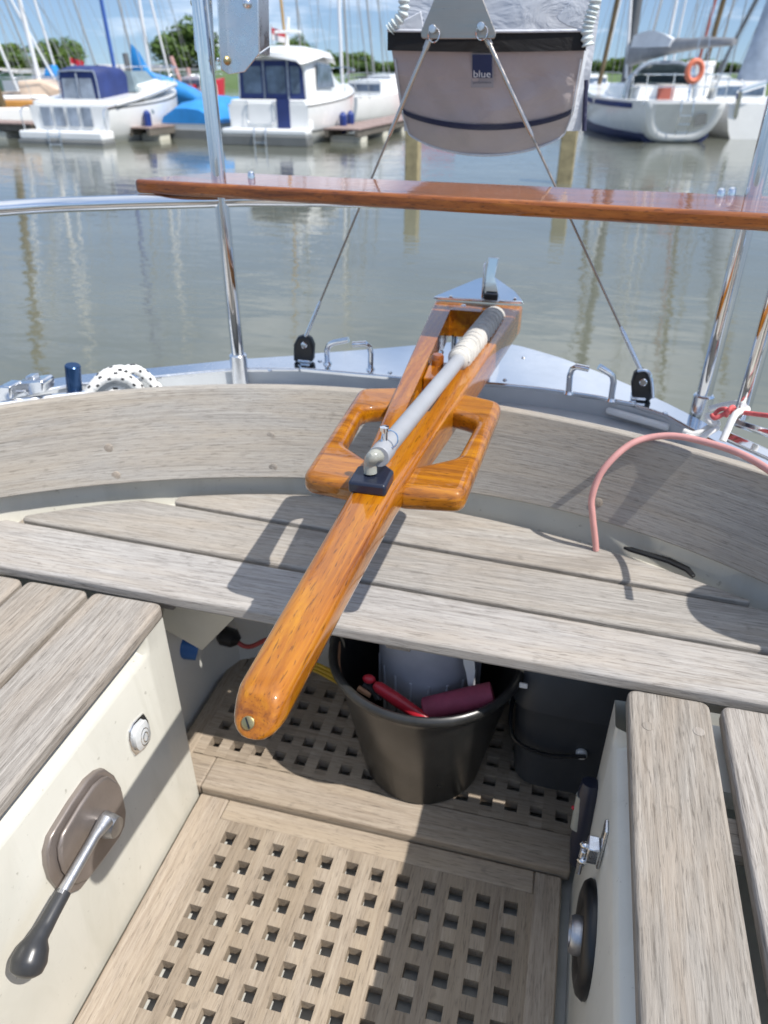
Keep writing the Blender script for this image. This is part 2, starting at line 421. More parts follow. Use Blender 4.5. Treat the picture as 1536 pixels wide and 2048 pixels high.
# ---- hull outline at deck level
OUT=[(-1.720,-0.665),(-1.663,0.222),(-1.553,0.665),(-1.386,1.043),(-1.213,1.261),(-1.100,1.373),(-0.955,1.458),(-0.855,1.520),(-0.773,1.571),(-0.640,1.635),(-0.457,1.730),(-0.333,1.802),(-0.211,1.868),(-0.111,1.836),(-0.011,1.775),(0.083,1.694),(0.177,1.598),(0.256,1.508),(0.321,1.417),(0.399,1.348),(0.555,1.165),(0.721,0.887),(0.843,0.555),(0.954,0.111),(1.020,-0.665)]
INN=[(-1.653,-0.665),(-1.598,0.222),(-1.492,0.643),(-1.331,0.998),(-1.175,1.214),(-1.070,1.320),(-0.937,1.399),(-0.841,1.458),(-0.745,1.511),(-0.608,1.544),(-0.457,1.545),(-0.355,1.547),(-0.238,1.555),(-0.144,1.562),(-0.045,1.561),(0.067,1.548),(0.155,1.521),(0.222,1.478),(0.283,1.389),(0.353,1.303),(0.504,1.131),(0.665,0.864),(0.782,0.533),(0.887,0.111),(0.954,-0.665)]
yacht=thing('sailing_yacht','cream sailing yacht cockpit moulding and hull that everything in the foreground is fitted in','yacht',(CX,0.3,-1.1))
# hull skin
mb=MB(); rings=[]
for z,s in ((.128,1.0),(-.05,.985),(-.35,.93),(-.75,.78),(-1.1,.56),(-1.3,.30)):
    rings.append([(CX+(x-CX)*s, .0+(y-.0)*(.5+.5*s) if s<1 else y, z) for x,y in OUT])
mb.loft(rings,False,False); mb.build('hull',M['gel_white'],yacht,angle=60)
# deck gutter between backrest board and bulwark, bulwark face
mb=MB()
n=60
def resample(L_,n):
    d=[0]
    for a,b in zip(L_,L_[1:]): d.append(d[-1]+(Vector(b)-Vector(a)).length)
    tx=[(d[i],L_[i][0]) for i in range(len(L_))]; ty=[(d[i],L_[i][1]) for i in range(len(L_))]
    return [(interp(d[-1]*k/(n-1),tx),interp(d[-1]*k/(n-1),ty)) for k in range(n)]
T2=[(t[0]+nn.x*.016,t[1]+nn.y*.016) for t,nn in zip(TOP,NT)]
A_=resample(T2,n); B_=resample(INN[1:-1],n)
mb.loft([[(x,y,.100) for x,y in A_],[(x,y,.100) for x,y in B_],[(x*1.0,y,.136) for x,y in B_]],False,False)
mb.build('deck',M['deck'],yacht,angle=40)
# coaming wall behind the board, ledge, lazarette
mb=MB()
W0=[(b[0]+nn.x*.03,b[1]+nn.y*.03) for b,nn in zip(BOT,NB)]
W1=[(t[0]+nn.x*.024,t[1]+nn.y*.024) for t,nn in zip(TOP,NT)]
L0=[(b[0]+nn.x*.022,b[1]+nn.y*.022) for b,nn in zip(BOT,NB)]
I0=[(CX+(x-CX)*.80,y*.90) for x,y in BOT]
mb.loft([[(x,y,-.034) for x,y in I0],[(x,y,-.030) for x,y in L0],[(x,y,-.006) for x,y in W0],[(x,y,.06) for x,y in W0],[(x,y,.099) for x,y in W1]],False,False)
mb.build('coaming',M['gel'],yacht,angle=50)
# footwell: sole pan, lazarette walls
mb=MB()
mb.lohi((-.75,-.95,-.535),(.40,1.25,-.514))
mb.build('sole',M['bilge'],yacht)
mb=MB()
lz=[(-.63,.835),(-.69,.86),(-.69,1.10),(-.66,1.17),(-.60,1.205),(.17,1.205),(.30,1.15),(.30,.83),(.16,.83)]
mb.loft([[(x,y,-.52) for x,y in lz],[(x,y,-.036) for x,y in lz]],False,False)
mb.build('locker_wall',M['gel_white'],yacht,angle=30)
# seat fronts (left and right), with the finger recess under the slats
def seat_front(sgn,x0,x_out,yend,parent):
    mb=MB(); s=sgn
    prof=[(x_out,-.028),(x_out,-.046),(x0+s*.008,-.058),(x0,-.068),(x0,-.52)]
    y0,y1=-.95,yend-.065
    mb.loft([[(x,y0,z) for x,z in prof],[(x,y1,z) for x,z in prof],[(x0,y1+.012,z) for x,z in prof],[(x0,yend,z) for x,z in prof]],False,False)
    mb.loft([[(x0,yend,-.028),(x0,yend,-.52)],[(x0+s*.08,yend+.004,-.028),(x0+s*.08,yend+.004,-.52)]],False,False)
    return mb.build('seat_front',M['gel'],parent,angle=30,bevel=.004)
seat_front(-1,-.592,-.626,.815,yacht)
seat_front(1,.134,.166,.812,yacht)
mb=MB(); mb.lohi((-1.35,-.95,-.075),(-.63,.80,-.042)); mb.lohi((.30,-.95,-.30),(.95,.82,-.28)); mb.lohi((.168,-.95,-.075),(.262,.60,-.045)); mb.lohi((.168,.70,-.075),(.33,.815,-.045))
mb.build('seat_base',M['gel_white'],yacht)
mb=MB(); mb.lohi((-1.4,-1.0,-.53),(.9,-.955,.35)); mb.build('bulkhead',M['gel'],yacht)
# ---- stainless capping and stern plate
def strip(i0,i1,name,label,cat,mat,zt=.143,th=.012):
    mb=MB(); rings=[]
    o=resample(OUT[i0:i1+1],(i1-i0)*4+1); q=resample(INN[i0:i1+1],(i1-i0)*4+1)
    for a,b in zip(o,q): rings.append([(a[0],a[1],zt-th),(a[0],a[1],zt),(b[0],b[1],zt),(b[0],b[1],zt-th)])
    mb.loft(rings,True,True); return solo(mb,name,mat,label,cat,bevel=.003,angle=30)
sp=strip(9,16,'stern_plate','mirror polished steel plate covering the pointed stern under the rudder head','deck plate',M['mirror'],.145)
strip(0,9,'rail_capping','polished steel capping along the hull edge behind the black flecked rope','rail capping',M['cap'])
strip(16,24,'rail_capping','polished steel capping along the hull edge below the pink hose and white lashing','rail capping',M['chrome'])
# screws of the stern plate
for u,v in ((640,722),(780,745),(1047,715),(1010,760),(1330,826),(540,741)):
    m_=MB(); c=P(u,v,z=.1455); m_.lathe([(.0001,-.001),(.0055,0),(.004,.0022),(.0001,.003)],c,12); m_.build('screw',M['satin'],sp)
# ---- backrest board
mb=MB(); rings=[]
for b,t,nb,nt_ in zip(BOT,TOP,NB,NT):
    rings.append([(b[0],b[1],ZB),(t[0],t[1],ZT),(t[0]+nt_.x*.019,t[1]+nt_.y*.019,ZT),(b[0]+nb.x*.019,b[1]+nb.y*.019,ZB)])
mb.loft(rings,True,True)
_bv=list(mb.v)
bb=solo(mb,'backrest_board',M['teak_board'],'wide weathered grey board curving round the stern above the bench','backrest board',base=(CX,1.2,ZB),bevel=.003,angle=40)
uvl=bb.data.uv_layers.new(name='UVMap'); _arc=[0]
for a,b in zip(BOT,BOT[1:]): _arc.append(_arc[-1]+(Vector(b)-Vector(a)).length)
for lp in bb.data.loops:
    k,i=divmod(lp.vertex_index,4); uvl.data[lp.index].uv=(_arc[k],(0,.184,.204,-.02)[i])
def board_pt(u,v,off):
    # march along the ray to the leaning board
    best=None
    for k in range(400):
        y=.8+k*.0015; p=P(u,v,y=y)
        if not ZB<p.z<ZT: continue
        t=(p.z-ZB)/(ZT-ZB); yy=lerp(yB(p.x),yT(p.x),t)
        e=abs(yy-y)
        if best is None or e<best[0]: best=(e,p)
    return best[1]
for u,v in ((217,896),(232,951),(541,872),(546,935),(1196,1005)):
    p=board_pt(u,v,0); m_=MB(); m_.lathe([(.0001,-.002),(.0085,-.002),(.0085,.0012),(.0075,.0016),(.0001,.0016)],p,20,axis=(-.5*(p.x+.25),-1,.1))
    m_.build('timber_plug',M['teak_y'],bb)
# ---- aft bench : cross slats
bench=thing('aft_bench','weathered teak bench of wide cross slats spanning the stern under the tiller','bench',(CX,1.0,-.03))
def fF(x): return .834-.0096*x
g1=lambda x:.952-.030*x
g2=lambda x:1.076-.053*x
def slat(front,back,x0,x1,zt=0,th=.026,notch=0):
    fr=[];bk=[];N=44
    for i in range(N+1):
        x=lerp(x0,x1,i/N); a=front(x); b=min(back(x),yS(x)-.004)
        if b-a<.006: continue
        fr.append((x,a)); bk.append((x,b))
    poly=fr+bk[::-1]
    m_=MB(); m_.prism([(x,y,zt-th) for x,y in poly],(0,0,th)); return m_
slat(fF,lambda x:g1(x)-.005,-1.24,.74).build('slat',M['teak_x'],bench,bevel=.006,seg=3,angle=30)
slat(lambda x:g1(x)+.006,lambda x:g2(x)-.005,-.99,.40).build('slat',M['teak_x'],bench,bevel=.006,seg=3,angle=30)
slat(lambda x:g2(x)+.006,lambda x:9,-.732,.40).build('slat',M['teak_x'],bench,bevel=.006,seg=3,angle=30)
for x in (-1.0,-.62,-.2,.2):
    mb=MB(); mb.lohi((x-.02,.86,-.05),(x+.02,1.09,-.027)); mb.build('batten',M['teak_y'],bench)
# black strip standing in for the shadow gap behind the bench, on the right
mb=MB(); a=P(1246,1102,z=.004); pts=[P(u,v,z=.002) for u,v in ((1244,1098),(1262,1098),(1340,1120),(1382,1138),(1394,1156),(1384,1160),(1372,1146),(1330,1130),(1250,1108))]
pts=[P(u,v,z=.002) for u,v in ((1246,1098),(1262,1099),(1340,1121),(1378,1139),(1390,1155),(1384,1157),(1370,1144),(1334,1127),(1258,1104))]
mb.prism(pts,(0,0,.006)); solo(mb,'shadow_gap_strip',M['black'],'thin black stand-in for the shadow gap along the back edge of the bench by the hose','strip',bevel=.001)
# ---- side benches
def side_bench(label,edges,yend,loc,sgn):
    b=thing('side_bench',label,'bench',loc)
    for x0,x1 in edges:
        m_=MB(); pl=rnd_poly([(x0,-.95),(x1,-.95),(x1,yend),(x0,yend)],[0,0,.014,.014],4)
        m_.prism([(x,y,-.026) for x,y in pl],(0,0,.026)); m_.build('slat',M['teak_y'],b,bevel=.006,seg=3,angle=30)
    xa=min(e[0] for e in edges)+.03; xb=max(e[1] for e in edges)-.03
    for y in (-.5,.05,.62):
        m_=MB(); m_.lohi((xa,y-.025,-.044),(xb,y+.025,-.0265)); m_.build('batten',M['teak_x'],b)
    return b
side_bench('weathered teak side bench above the throttle lever wall',[(-.717,-.588),(-.845,-.727),(-.975,-.855),(-1.10,-.985)],.818,(-.85,.3,-.03),-1)
side_bench('weathered teak side bench above the round black cover',[(.147,.2565),(.2715,.40),(.414,.54),(.554,.66)],.812,(.4,.3,-.03),1)
for u,v in ((1296,1452),(1398,1463)):
    c=P(u,v,z=.0004); m_=MB(); m_.lathe([(.0001,-.003),(.0075,-.003),(.0075,.0003),(.0001,.0004)],c,20); m_.build('timber_plug',M['teak_y'],[o for o in bpy.data.objects if o.name.startswith('side_bench')][-1])
# ---- gratings
ZF=-.474
def lattice(x0,x1,y0,y1,nx,ny,hx,hy,pitch,hole,zt,clipx=None):
    """bars round a field of square holes; hx, hy: centre of first hole"""
    m_=MB(); b=pitch-hole
    xsb=[hx+pitch*(i-.5) for i in range(nx+1)]
    for i,x in enumerate(xsb):
        m_.lohi((x-b/2,y0,zt-.022),(x+b/2,y1,zt))
    ysb=[hy-pitch*(j-.5) for j in range(ny+1)]
    for y in ysb:
        for i in range(nx):
            m_.lohi((xsb[i]+b/2,y-b/2,zt-.0215),(xsb[i+1]-b/2,y+b/2,zt-.0003))
    return m_
gr=thing('floor_grating','teak floor grating with square holes in the middle of the footwell','floor grating',(-.23,.3,ZF-.024))
PI_=.0476; HO=.0238
hx,hy=-.491,.737; nx,ny=12,24
y1=hy+PI_/2-.0107; 
xl=hx-PI_/2-.0107; xr=hx+PI_*(nx-.5)+.0107
ylo=hy-PI_*(ny-.5)-.0107
lattice(xl,xr,ylo,hy+PI_*.5+.0107,nx,ny,hx,hy,PI_,HO,ZF-.0008).build('lattice',M['teak_lat1'],gr,smooth=False)
mb=MB()
mb.lohi((-.586,-.9,ZF-.024),(xl-.0006,.815,ZF)); mb.build('border',M['teak_floor'],gr,bevel=.003)
mb=MB(); mb.lohi((xr+.0006,-.9,ZF-.024),(.115,.815,ZF)); mb.build('border',M['teak_floor'],gr,bevel=.003)
mb=MB(); mb.lohi((xl,hy+PI_*.5+.0113,ZF-.024),(xr,.815,ZF)); mb.build('border',M['teak_floor_x'],gr,bevel=.003)
mb=MB(); mb.lohi((xl,-.9,ZF-.024),(xr,ylo-.0006,ZF)); mb.build('border',M['teak_floor_x'],gr,bevel=.003)
ZU=-.459
ag=thing('floor_grating','raised teak grating with a wide plank front edge under the aft bench','floor grating',(-.23,1.0,ZU-.024))
hx2,hy2=-.607,1.119; nx2,ny2=18,5
xl2=hx2-PI_/2-.0107; xr2=hx2+PI_*(nx2-.5)+.0107; yf=hy2-PI_*(ny2-.5)-.0107
lattice(xl2,xr2,yf,hy2+PI_/2+.0107,nx2,ny2,hx2,hy2,PI_,HO,ZU-.0008).build('lattice',M['teak_lat2'],ag,smooth=False)
mb=MB(); mb.lohi((-.588,.819,ZU-.030),(.128,yf-.0006,ZU)); mb.lohi((-.676,.8205,ZU-.028),(-.5885,yf-.0006,ZU-.001)); mb.build('border',M['teak_floor_x'],ag,bevel=.004,seg=3)
mb=MB(); mb.prism([(x,y,ZU-.024) for x,y in rnd_poly([(-.678,.84),(xl2-.0006,.84),(xl2-.0006,1.19),(-.678,1.19)],[0,0,0,.045])],(0,0,.024)); mb.build('border',M['teak_floor'],ag,bevel=.003)
mb=MB(); mb.lohi((xl2,hy2+PI_/2+.0113,ZU-.024),(xr2,1.19,ZU)); mb.build('border',M['teak_floor_x'],ag,bevel=.003)
# ================================================================== TILLER
til=thing('tiller','varnished wooden tiller with two hand loops pointing forward over the bench','tiller',(CX,1.7,.24))
def zt_(y): return .300-.0155*(y-.40)
def hw_(y): return interp(y,[(.40,.0235),(.60,.0265),(.78,.0295),(1.05,.0500),(1.71,.1030)])
def hgt(y): return interp(y,[(.40,.037),(.6,.041),(.78,.047),(1.05,.055),(1.71,.062)])
def inn_(y): return interp(y,[(1.04,.019),(1.64,.054)])
stn=[(.391+.026*(1-math.sin(a)),.50+.50*math.cos(a)**.75) for a in [math.pi/2*k/9 for k in range(9,-1,-1)]]+[(.4305+.035*i,1.0) for i in range(18)]+[(1.04,1.0)]+[(1.04+.05*i,1.0) for i in range(1,12)]+[(1.64,1.0),(1.68,1),(1.712,1.0)]
ys=[s[0] for s in stn]
i_a=ys.index(1.04); i_b=ys.index(1.64)
V=[];F=[];NR=24
for (y,sc) in stn:
    h=hw_(y)*sc; zt=zt_(y); H=hgt(y); zc=zt-H/2; zt=zc+H/2*(.35+.65*sc) if sc<1 else zt; zb=zc-H/2*(.35+.65*sc) if sc<1 else zt_(y)-H
    r=interp(y,[(.4,.013),(.78,.013),(.98,.006),(1.1,.004),(1.71,.004)])
    kk=max(0,1-(y-.392)/.05); r=min(r,h*.8,(zt-zb)*.45); q=inn_(y) if y>=1.04 else min(h-r,inn_(1.04))*.55
    if y<1.04: q=min(q,h-r-.001)
    arc=[math.pi/2*k/4 for k in range(5)]; R8=[(q,zt)]+[(h-r+r*math.sin(a),zt-r+r*math.cos(a)) for a in arc]+[(h-r+r*math.cos(a),zb+r-r*math.sin(a)) for a in arc]+[(q,zb)]
    ring=[(CX+x,y+kk*(.75*(z-zc)),z) for x,z in R8]+[(CX-x,y+kk*(.75*(z-zc)),z) for x,z in R8[::-1]]
    V+=ring
for k in range(len(stn)-1):
    slot = i_a<=k<i_b
    for i in range(NR):
        j=(i+1)%NR
        if slot and i in (11,23): continue
        F.append((k*NR+i,k*NR+j,(k+1)*NR+j,(k+1)*NR+i))
    if slot:
        for a,b in ((0,11),(23,12)):
            F.append((k*NR+a,k*NR+b,(k+1)*NR+b,(k+1)*NR+a))
for k in (i_a,i_b): F.append((k*NR+0,k*NR+11,k*NR+12,k*NR+23))
F.append(tuple(range(NR))); kk=len(stn)-1; F.append(tuple(kk*NR+i for i in range(NR)))
mb=MB(); mb.add(V,F); mb.build('shaft',M['varnish'],til,angle=46)
for s in (-1,1):
    C=[(.022,.80),(.112,.813),(.124,1.135),(.022,1.168),(.022,1.085),(.094,1.055),(.084,.918),(.022,.868)]
    C=rnd_poly(C,[0,.020,.026,0,0,.030,.036,0],6)
    mb=MB(); mb.prism([(CX+s*x,y,.247) for x,y in C],(0,0,.034)); mb.build('hand_loop',M['varnish_loop'],til,bevel=.0125,seg=4,angle=60)
# cross block in the fork with the small tie peg, dark floor in the slot
mb=MB(); yb=1.285
mb.prism([(CX-inn_(1.215)+.001,1.215,.245),(CX+inn_(1.215)-.001,1.215,.245),(CX+inn_(1.305)-.001,1.305,.245),(CX-inn_(1.305)+.001,1.305,.245)],(0,0,.032)); mb.build('cross_block',M['varnish'],til,bevel=.003)
mb=MB(); mb.lathe([(.0001,0),(.0115,0),(.0115,.016),(.009,.020),(.0001,.020)],P(875,729,z=.277),18); pg=mb.build('tie_peg',M['varnish_plank'],til)
mb=MB(); c=P(882,712,z=.290); mb.lathe([(.0001,-.014),(.0035,-.012),(.0035,.004),(.0055,.006),(.004,.011),(.0001,.012)],c,12); mb.build('screw',M['chrome'],til)
mb=MB(); c=P(495,1443,y=.388); c=Vector((CX-.004,.3875,zt_(.4)-.0215)); ax_=Vector((0,-.8,.6)); mb.lathe([(.0001,-.002),(.0058,-.002),(.0058,.0012),(.0048,.0018),(.0001,.0019)],c,18,axis=ax_); scw=mb.build('end_screw',M['brass'],til)
mb=MB(); mb.box(c+ax_*.002,(.0016,.0098,.0006),Matrix.Rotation(-math.acos(.6),3,'X').inverted() @ Matrix.Rotation(.5,3,'Z')); mb.build('slot',M['black'],scw)
# polished plate with upright catch on the head
plt=thing('rudder_head','polished steel rudder head with an upright bent catch behind the tiller','rudder',(CX+.01,1.78,-.6))
mb=MB(); pl=[P(866,599,z=.284),P(1046,609,z=.284),P(1030,588,z=.284),P(985,556,z=.284),P(955,562,z=.284)]
mb.prism(pl,(0,0,.007)); mb.build('top_plate',M['mirror'],plt,bevel=.002)
mb=MB()
for s in (-1,1): mb.lohi((CX+s*.045-.004,1.64,.13),(CX+s*.045+.004,1.84,.225))
mb.build('cheek_plate',M['chrome'],plt,bevel=.002)
mb=MB(); mb.lathe([(.0001,-.55),(.03,-.55),(.03,.215),(.0001,.22)],(CX,1.76,0),20); mb.build('rudder_stock',M['chrome'],plt); mb=MB(); mb.prism([(CX-.022,y,z) for y,z in ((1.62,-.5),(2.0,-.55),(2.12,-1.9),(1.60,-1.9))],(.044,0,0)); mb.build('rudder_blade',M['gel_white'],plt,bevel=.01)
mb=MB(); c=P(980,600,z=.292)
yy=c.y
mb.lohi((c.x-.018,yy-.02,.291),(c.x+.022,yy+.012,.298))
mb.prism([(c.x-.016,yy,.298),(c.x+.018,yy,.298),(c.x+.016,yy,.318),(c.x+.006,yy+.004,.345),(c.x+.012,yy+.012,.385),(c.x-.012,yy+.012,.385),(c.x-.014,yy+.004,.345)],(0,.004,0))
mb.lohi((c.x-.019,yy-.016,.298),(c.x-.015,yy+.012,.375))
mb.build('catch',M['chrome'],plt,bevel=.0015)
mb=MB(); mb.lohi((c.x-.012,yy-.028,.299),(c.x+.020,yy-.012,.312)); mb.build('catch_pad',M['black'],plt,bevel=.002)
for u,v in ((902,594),(927,612),(1030,598)):
    m_=MB(); c=P(u,v,z=.292); m_.lathe([(.0001,-.001),(.006,0),(.0045,.003),(.0001,.004)],c,12); m_.build('screw',M['chrome'],plt)
# ---- tiller extension lying on the tiller
ext=thing('tiller_extension','grey white tube of a tiller extension lashed into the fork with rope','tiller extension',(CX,1.0,.30))
A0=P(771,897,z=.333); A1=P(992,630,z=.275); dirv=(A1-A0)
pt=lambda t:A0+dirv*t
mb=MB(); mb.tube([pt(0),pt(.02),pt(.75)],.0128,18); mb.build('tube',M['whitetube'],ext)
mb=MB(); q=[pt(-.035),pt(0.0)]; mb.tube(q,.0142,18); mb.build('tube_end',M['whitetube'],ext,bevel=.001)
# rope whipping with uneven turns
mb=MB(); N=120; path=[];rad=[]
for i in range(N+1):
    t=i/N; path.append(pt(lerp(.52,1.02,t)))
    rad.append((lerp(.0175,.0225,t) if t<.9 else lerp(.0225,.012,(t-.9)/.1))+.0016*abs(math.sin(t*N*.30))+.0012*random.random())
mb.tube(path,rad,16)
rw=mb.build('rope_whipping',M['rope'],ext,angle=80)
mb=MB(); hel=[]
dn=dirv.normalized(); e1=dn.cross(Vector((0,0,1))).normalized(); e2=e1.cross(dn)
for i in range(420):
    t=i/419; a=t*2*math.pi*15; r=lerp(.0185,.0235,t) if t<.92 else lerp(.0235,.016,(t-.92)/.08)
    hel.append(pt(lerp(.525,1.0,t))+e1*math.cos(a)*r+e2*math.sin(a)*r)
mb.tube(hel,.0036,6); mb.build('rope_turn',M['rope'],rw,angle=80)
# elbow and socket
sock=P(742,966,z=.297); sock.x=CX-.004; 
mb=MB(); pl=rnd_poly([(-.0245,-.026),(.0245,-.026),(.0245,.018),(.012,.030),(-.012,.030),(-.0245,.018)],.005,3)
mb.prism([(sock.x+x,sock.y+y,zt_(sock.y)-.001) for x,y in pl],(0,0,.017)); mb.build('socket',M['navypl'],ext,bevel=.004,seg=3)
e0=Vector((sock.x-.002,sock.y,.312)); eb=pt(-.03)
mb=MB(); mb.tube(spline([e0,e0+Vector((0,.001,.014)),(e0+eb)/2+Vector((0,-.006,.014)),eb],6),.0088,14); mb.build('elbow',M['clear'],ext)
mb=MB(); c=pt(-.005)+Vector((0,0,.014)); mb.lathe([(.0001,0),(.004,0),(.004,.012),(.006,.013),(.006,.018),(.0001,.019)],c,12); mb.build('pin',M['chrome'],ext)
mb=MB(); ce=c+Vector((.008,-.003,.004)); mb.tube([ce+Vector((math.cos(a)*.0105,math.sin(a)*.004-.002,math.sin(a)*.0105)) for a in [2*math.pi*k/24 for k in range(24)]],.0011,6,closed=True); mb.build('split_ring',M['chrome'],ext)
# ================================================================== STERN FITTINGS
def bent(path,r,n=12): m_=MB(); m_.tube(spline(path,6),r,n); return m_
def fairlead(label,A,Bq):
    f=thing('fairlead',label,'fairlead',P(*A[0],z=.146))
    for pts in (A,Bq):
        b=P(*pts[0],z=.146); y=b.y
        path=[b]+[P(u,v,y=y-.004*k) for k,(u,v) in enumerate(pts[1:],1)]
        m_=MB(); m_.tube(path,.0066,12); m_.lathe([(.0001,0),(.011,0),(.009,.005),(.0001,.006)],b-Vector((0,0,.001)),16); m_.build('horn',M['chrome'],f)
    return f
fairlead('pair of bent steel fairlead horns beside the black block left of the tiller',[(655,727),(654,700),(658,690),(667,685),(697,679)],[(741,738),(742,706),(739,694),(731,687),(705,689)])
fairlead('pair of bent steel fairlead horns beside the black block right of the tiller',[(1137,786),(1140,750),(1145,738),(1154,733),(1178,738)],[(1222,800),(1227,764),(1225,752),(1217,745),(1198,733)])
# backstay bridle
def block(label,px,w,h,tip):
    c=P(*px,z=.146); b=thing('bridle_block',label,'block',c)
    Y=c.y
    pts=[P(u,v,y=Y) for u,v in tip]
    m_=MB(); m_.prism(pts,(0,.022,0)); m_.build('cheek',M['black'],b,bevel=.006,seg=3)
    cc=sum(pts,Vector())/len(pts)
    m_=MB(); m_.lathe([(.0001,0),(.008,0),(.008,.003),(.006,.005),(.0001,.005)],cc+Vector((.003,0,.004)),16,axis=(0,-1,.2)); m_.build('axle',M['chrome'],b)
    m_=MB(); m_.lohi((cc.x-.015,Y-.004,.1455),(cc.x+.015,Y+.028,.1525)); m_.build('base_pad',M['chrome'],b,bevel=.002)
    return b,Y
bL,YL=block('black backstay block at the left corner of the stern plate',(606,724),0,0,[(586,724),(586,690),(594,675),(607,671),(620,677),(626,692),(625,724)])
bR,YR=block('black backstay block at the right corner of the stern plate',(1284,800),0,0,[(1264,806),(1262,768),(1268,748),(1280,738),(1296,744),(1304,766),(1304,802)])
m_=MB(); a=P(1275,742,y=YR-.006); m_.tube(spline([a,P(1294,742,y=YR-.008),P(1303,760,y=YR-.008),P(1306,796,y=YR-.008)],5),.0035,8); m_.build('fork',M['chrome'],bR)
YP=1.66
def wire(label,bot,top,sw):
    w=thing('bridle_wire',label,'wire',bot)
    d=top-bot
    m_=MB(); m_.tube([bot,bot+d*.97],.0024,10); m_.build('strand',M['wire'],w)
    m_=MB(); m_.tube([bot+d*(1-sw),bot+d*(1-sw+.01),bot+d*.955],[.003,.0046,.0046],12); m_.tube([bot+d*.95,top],.0062,12); m_.build('swage',M['swage'],w)
    m_=MB(); m_.tube([bot,bot+d*.12,bot+d*.14],[.0045,.0045,.003],12); m_.build('terminal',M['satin'],w)
pL=P(866,62,y=YP); pR=P(963,54,y=YP)
wire('thin steel bridle wire running up from the left black block',P(611,674,y=YL+.006),pL,.30)
wire('thin steel bridle wire running up from the right black block',P(1282,742,y=YR+.006),pR,.30)
bp=thing('backstay_plate','brushed steel triangular backstay plate with two pins in front of the bag','backstay plate',P(915,78,y=YP))
def plate(yo,name='plate'):
    pl=rnd_poly([(u,v) for u,v in ((842,78),(990,78),(992,66),(955,-30),(935,-90),(905,-90),(880,-30),(842,62))],[9,9,14,0,6,6,0,14],4)
    m_=MB(); m_.prism([P(u,v,y=YP+yo) for u,v in pl],(0,.004,0)); return m_.build(name,M['brushed'],bp,bevel=.0012)
plate(-.012); plate(.008)
for c,(u,v) in ((pL,(867,58)),(pR,(963,53))):
    q=P(u,v,y=YP-.013)
    m_=MB(); m_.lathe([(.0001,-.03),(.0052,-.03),(.0052,.006),(.0075,.007),(.0075,.012),(.0065,.0135),(.0001,.014)],q,18,axis=(0,-1,0)); pn=m_.build('clevis_pin',M['satin'],bp)
    cc=q+Vector((.002,-.006,-.010)); m_=MB(); m_.tube([cc+Vector((math.cos(a)*.011,.003*math.sin(a*2),math.sin(a)*.012)) for a in [2*math.pi*k/26 for k in range(26)]],.0011,6,closed=True); m_.build('split_ring',M['chrome'],pn)
# pushpit
pp=thing('pushpit','polished steel stern rail of tubes standing in sockets on the deck','stern rail',(CX,1.37,.16))
SL=P(482,765,z=.11); SR=P(1393,852,z=.11)
for s,lean in ((SL,(0,0)),(SR,(0,0))):
    m_=MB(); m_.tube([s+Vector((0,0,-.02)),s+Vector((0,0,.95))],.0152,20); m_.build('post',M['chrome'],pp)
    m_=MB(); m_.lathe([(.0001,-.012),(.0235,-.012),(.021,-.002),(.0205,.0),(.0205,.068),(.0175,.071),(.0152,.071)],s,24); m_.build('socket',M['cap'],pp)
ZR=.515
b3=P(1486,818,y=1.342); t3=P(1536,640,y=1.342); d3=(t3-b3)
m_=MB(); m_.tube(spline([(-1.45,.60,ZR),(-1.39,.98,ZR),P(0,417,z=ZR),P(200,407,z=ZR),(SL.x-.04,SL.y-.02,ZR),(SL.x+.1,SL.y+.035,ZR),(CX,1.60,ZR),(SR.x-.1,SR.y+.035,ZR),(SR.x+.08,SR.y-.05,ZR),b3+d3*((ZR-b3.z)/d3.z)],10),.0148,18); m_.build('top_rail',M['chrome'],pp)
m_=MB(); tz3=(ZR-b3.z)/d3.z; m_.tube([b3-d3*.1,b3+d3*tz3],.0135,18); m_.build('brace',M['chrome'],pp)
# two more hidden legs forward
for x,y in ((-1.39,.98),):
    m_=MB(); m_.tube([(x,y,.12),(x,y,ZR)],.0125,16); m_.build('post',M['chrome'],pp)
# plank on the rail
ZP=.556
pk=thing('rail_plank','long red brown varnished plank laid across the stern rail','plank',(-.25,1.45,ZP-.026))
fl=lambda x:1.450-.103*(x+.914)
pl=rnd_poly([(-.917,fl(-.917)),(.56,fl(.56)),(.56,fl(.56)+.215),(-.800,fl(-.800)+.175)],[.012,.012,.02,.03],5)
m_=MB(); m_.prism([(x,y,ZP-.0265) for x,y in pl],(0,0,.0265)); m_.build('board',M['varnish_plank'],pk,bevel=.009,seg=4,angle=50)
for u,v in ((503,352),(1440,388),(1462,386)):
    c=P(u,v+6,z=ZP); m_=MB(); m_.lathe([(.0001,0),(.0075,0),(.0075,.007),(.0062,.012),(.0035,.0145),(.0001,.015)],c,14); m_.build('bolt_cap',M['chrome'],pk)
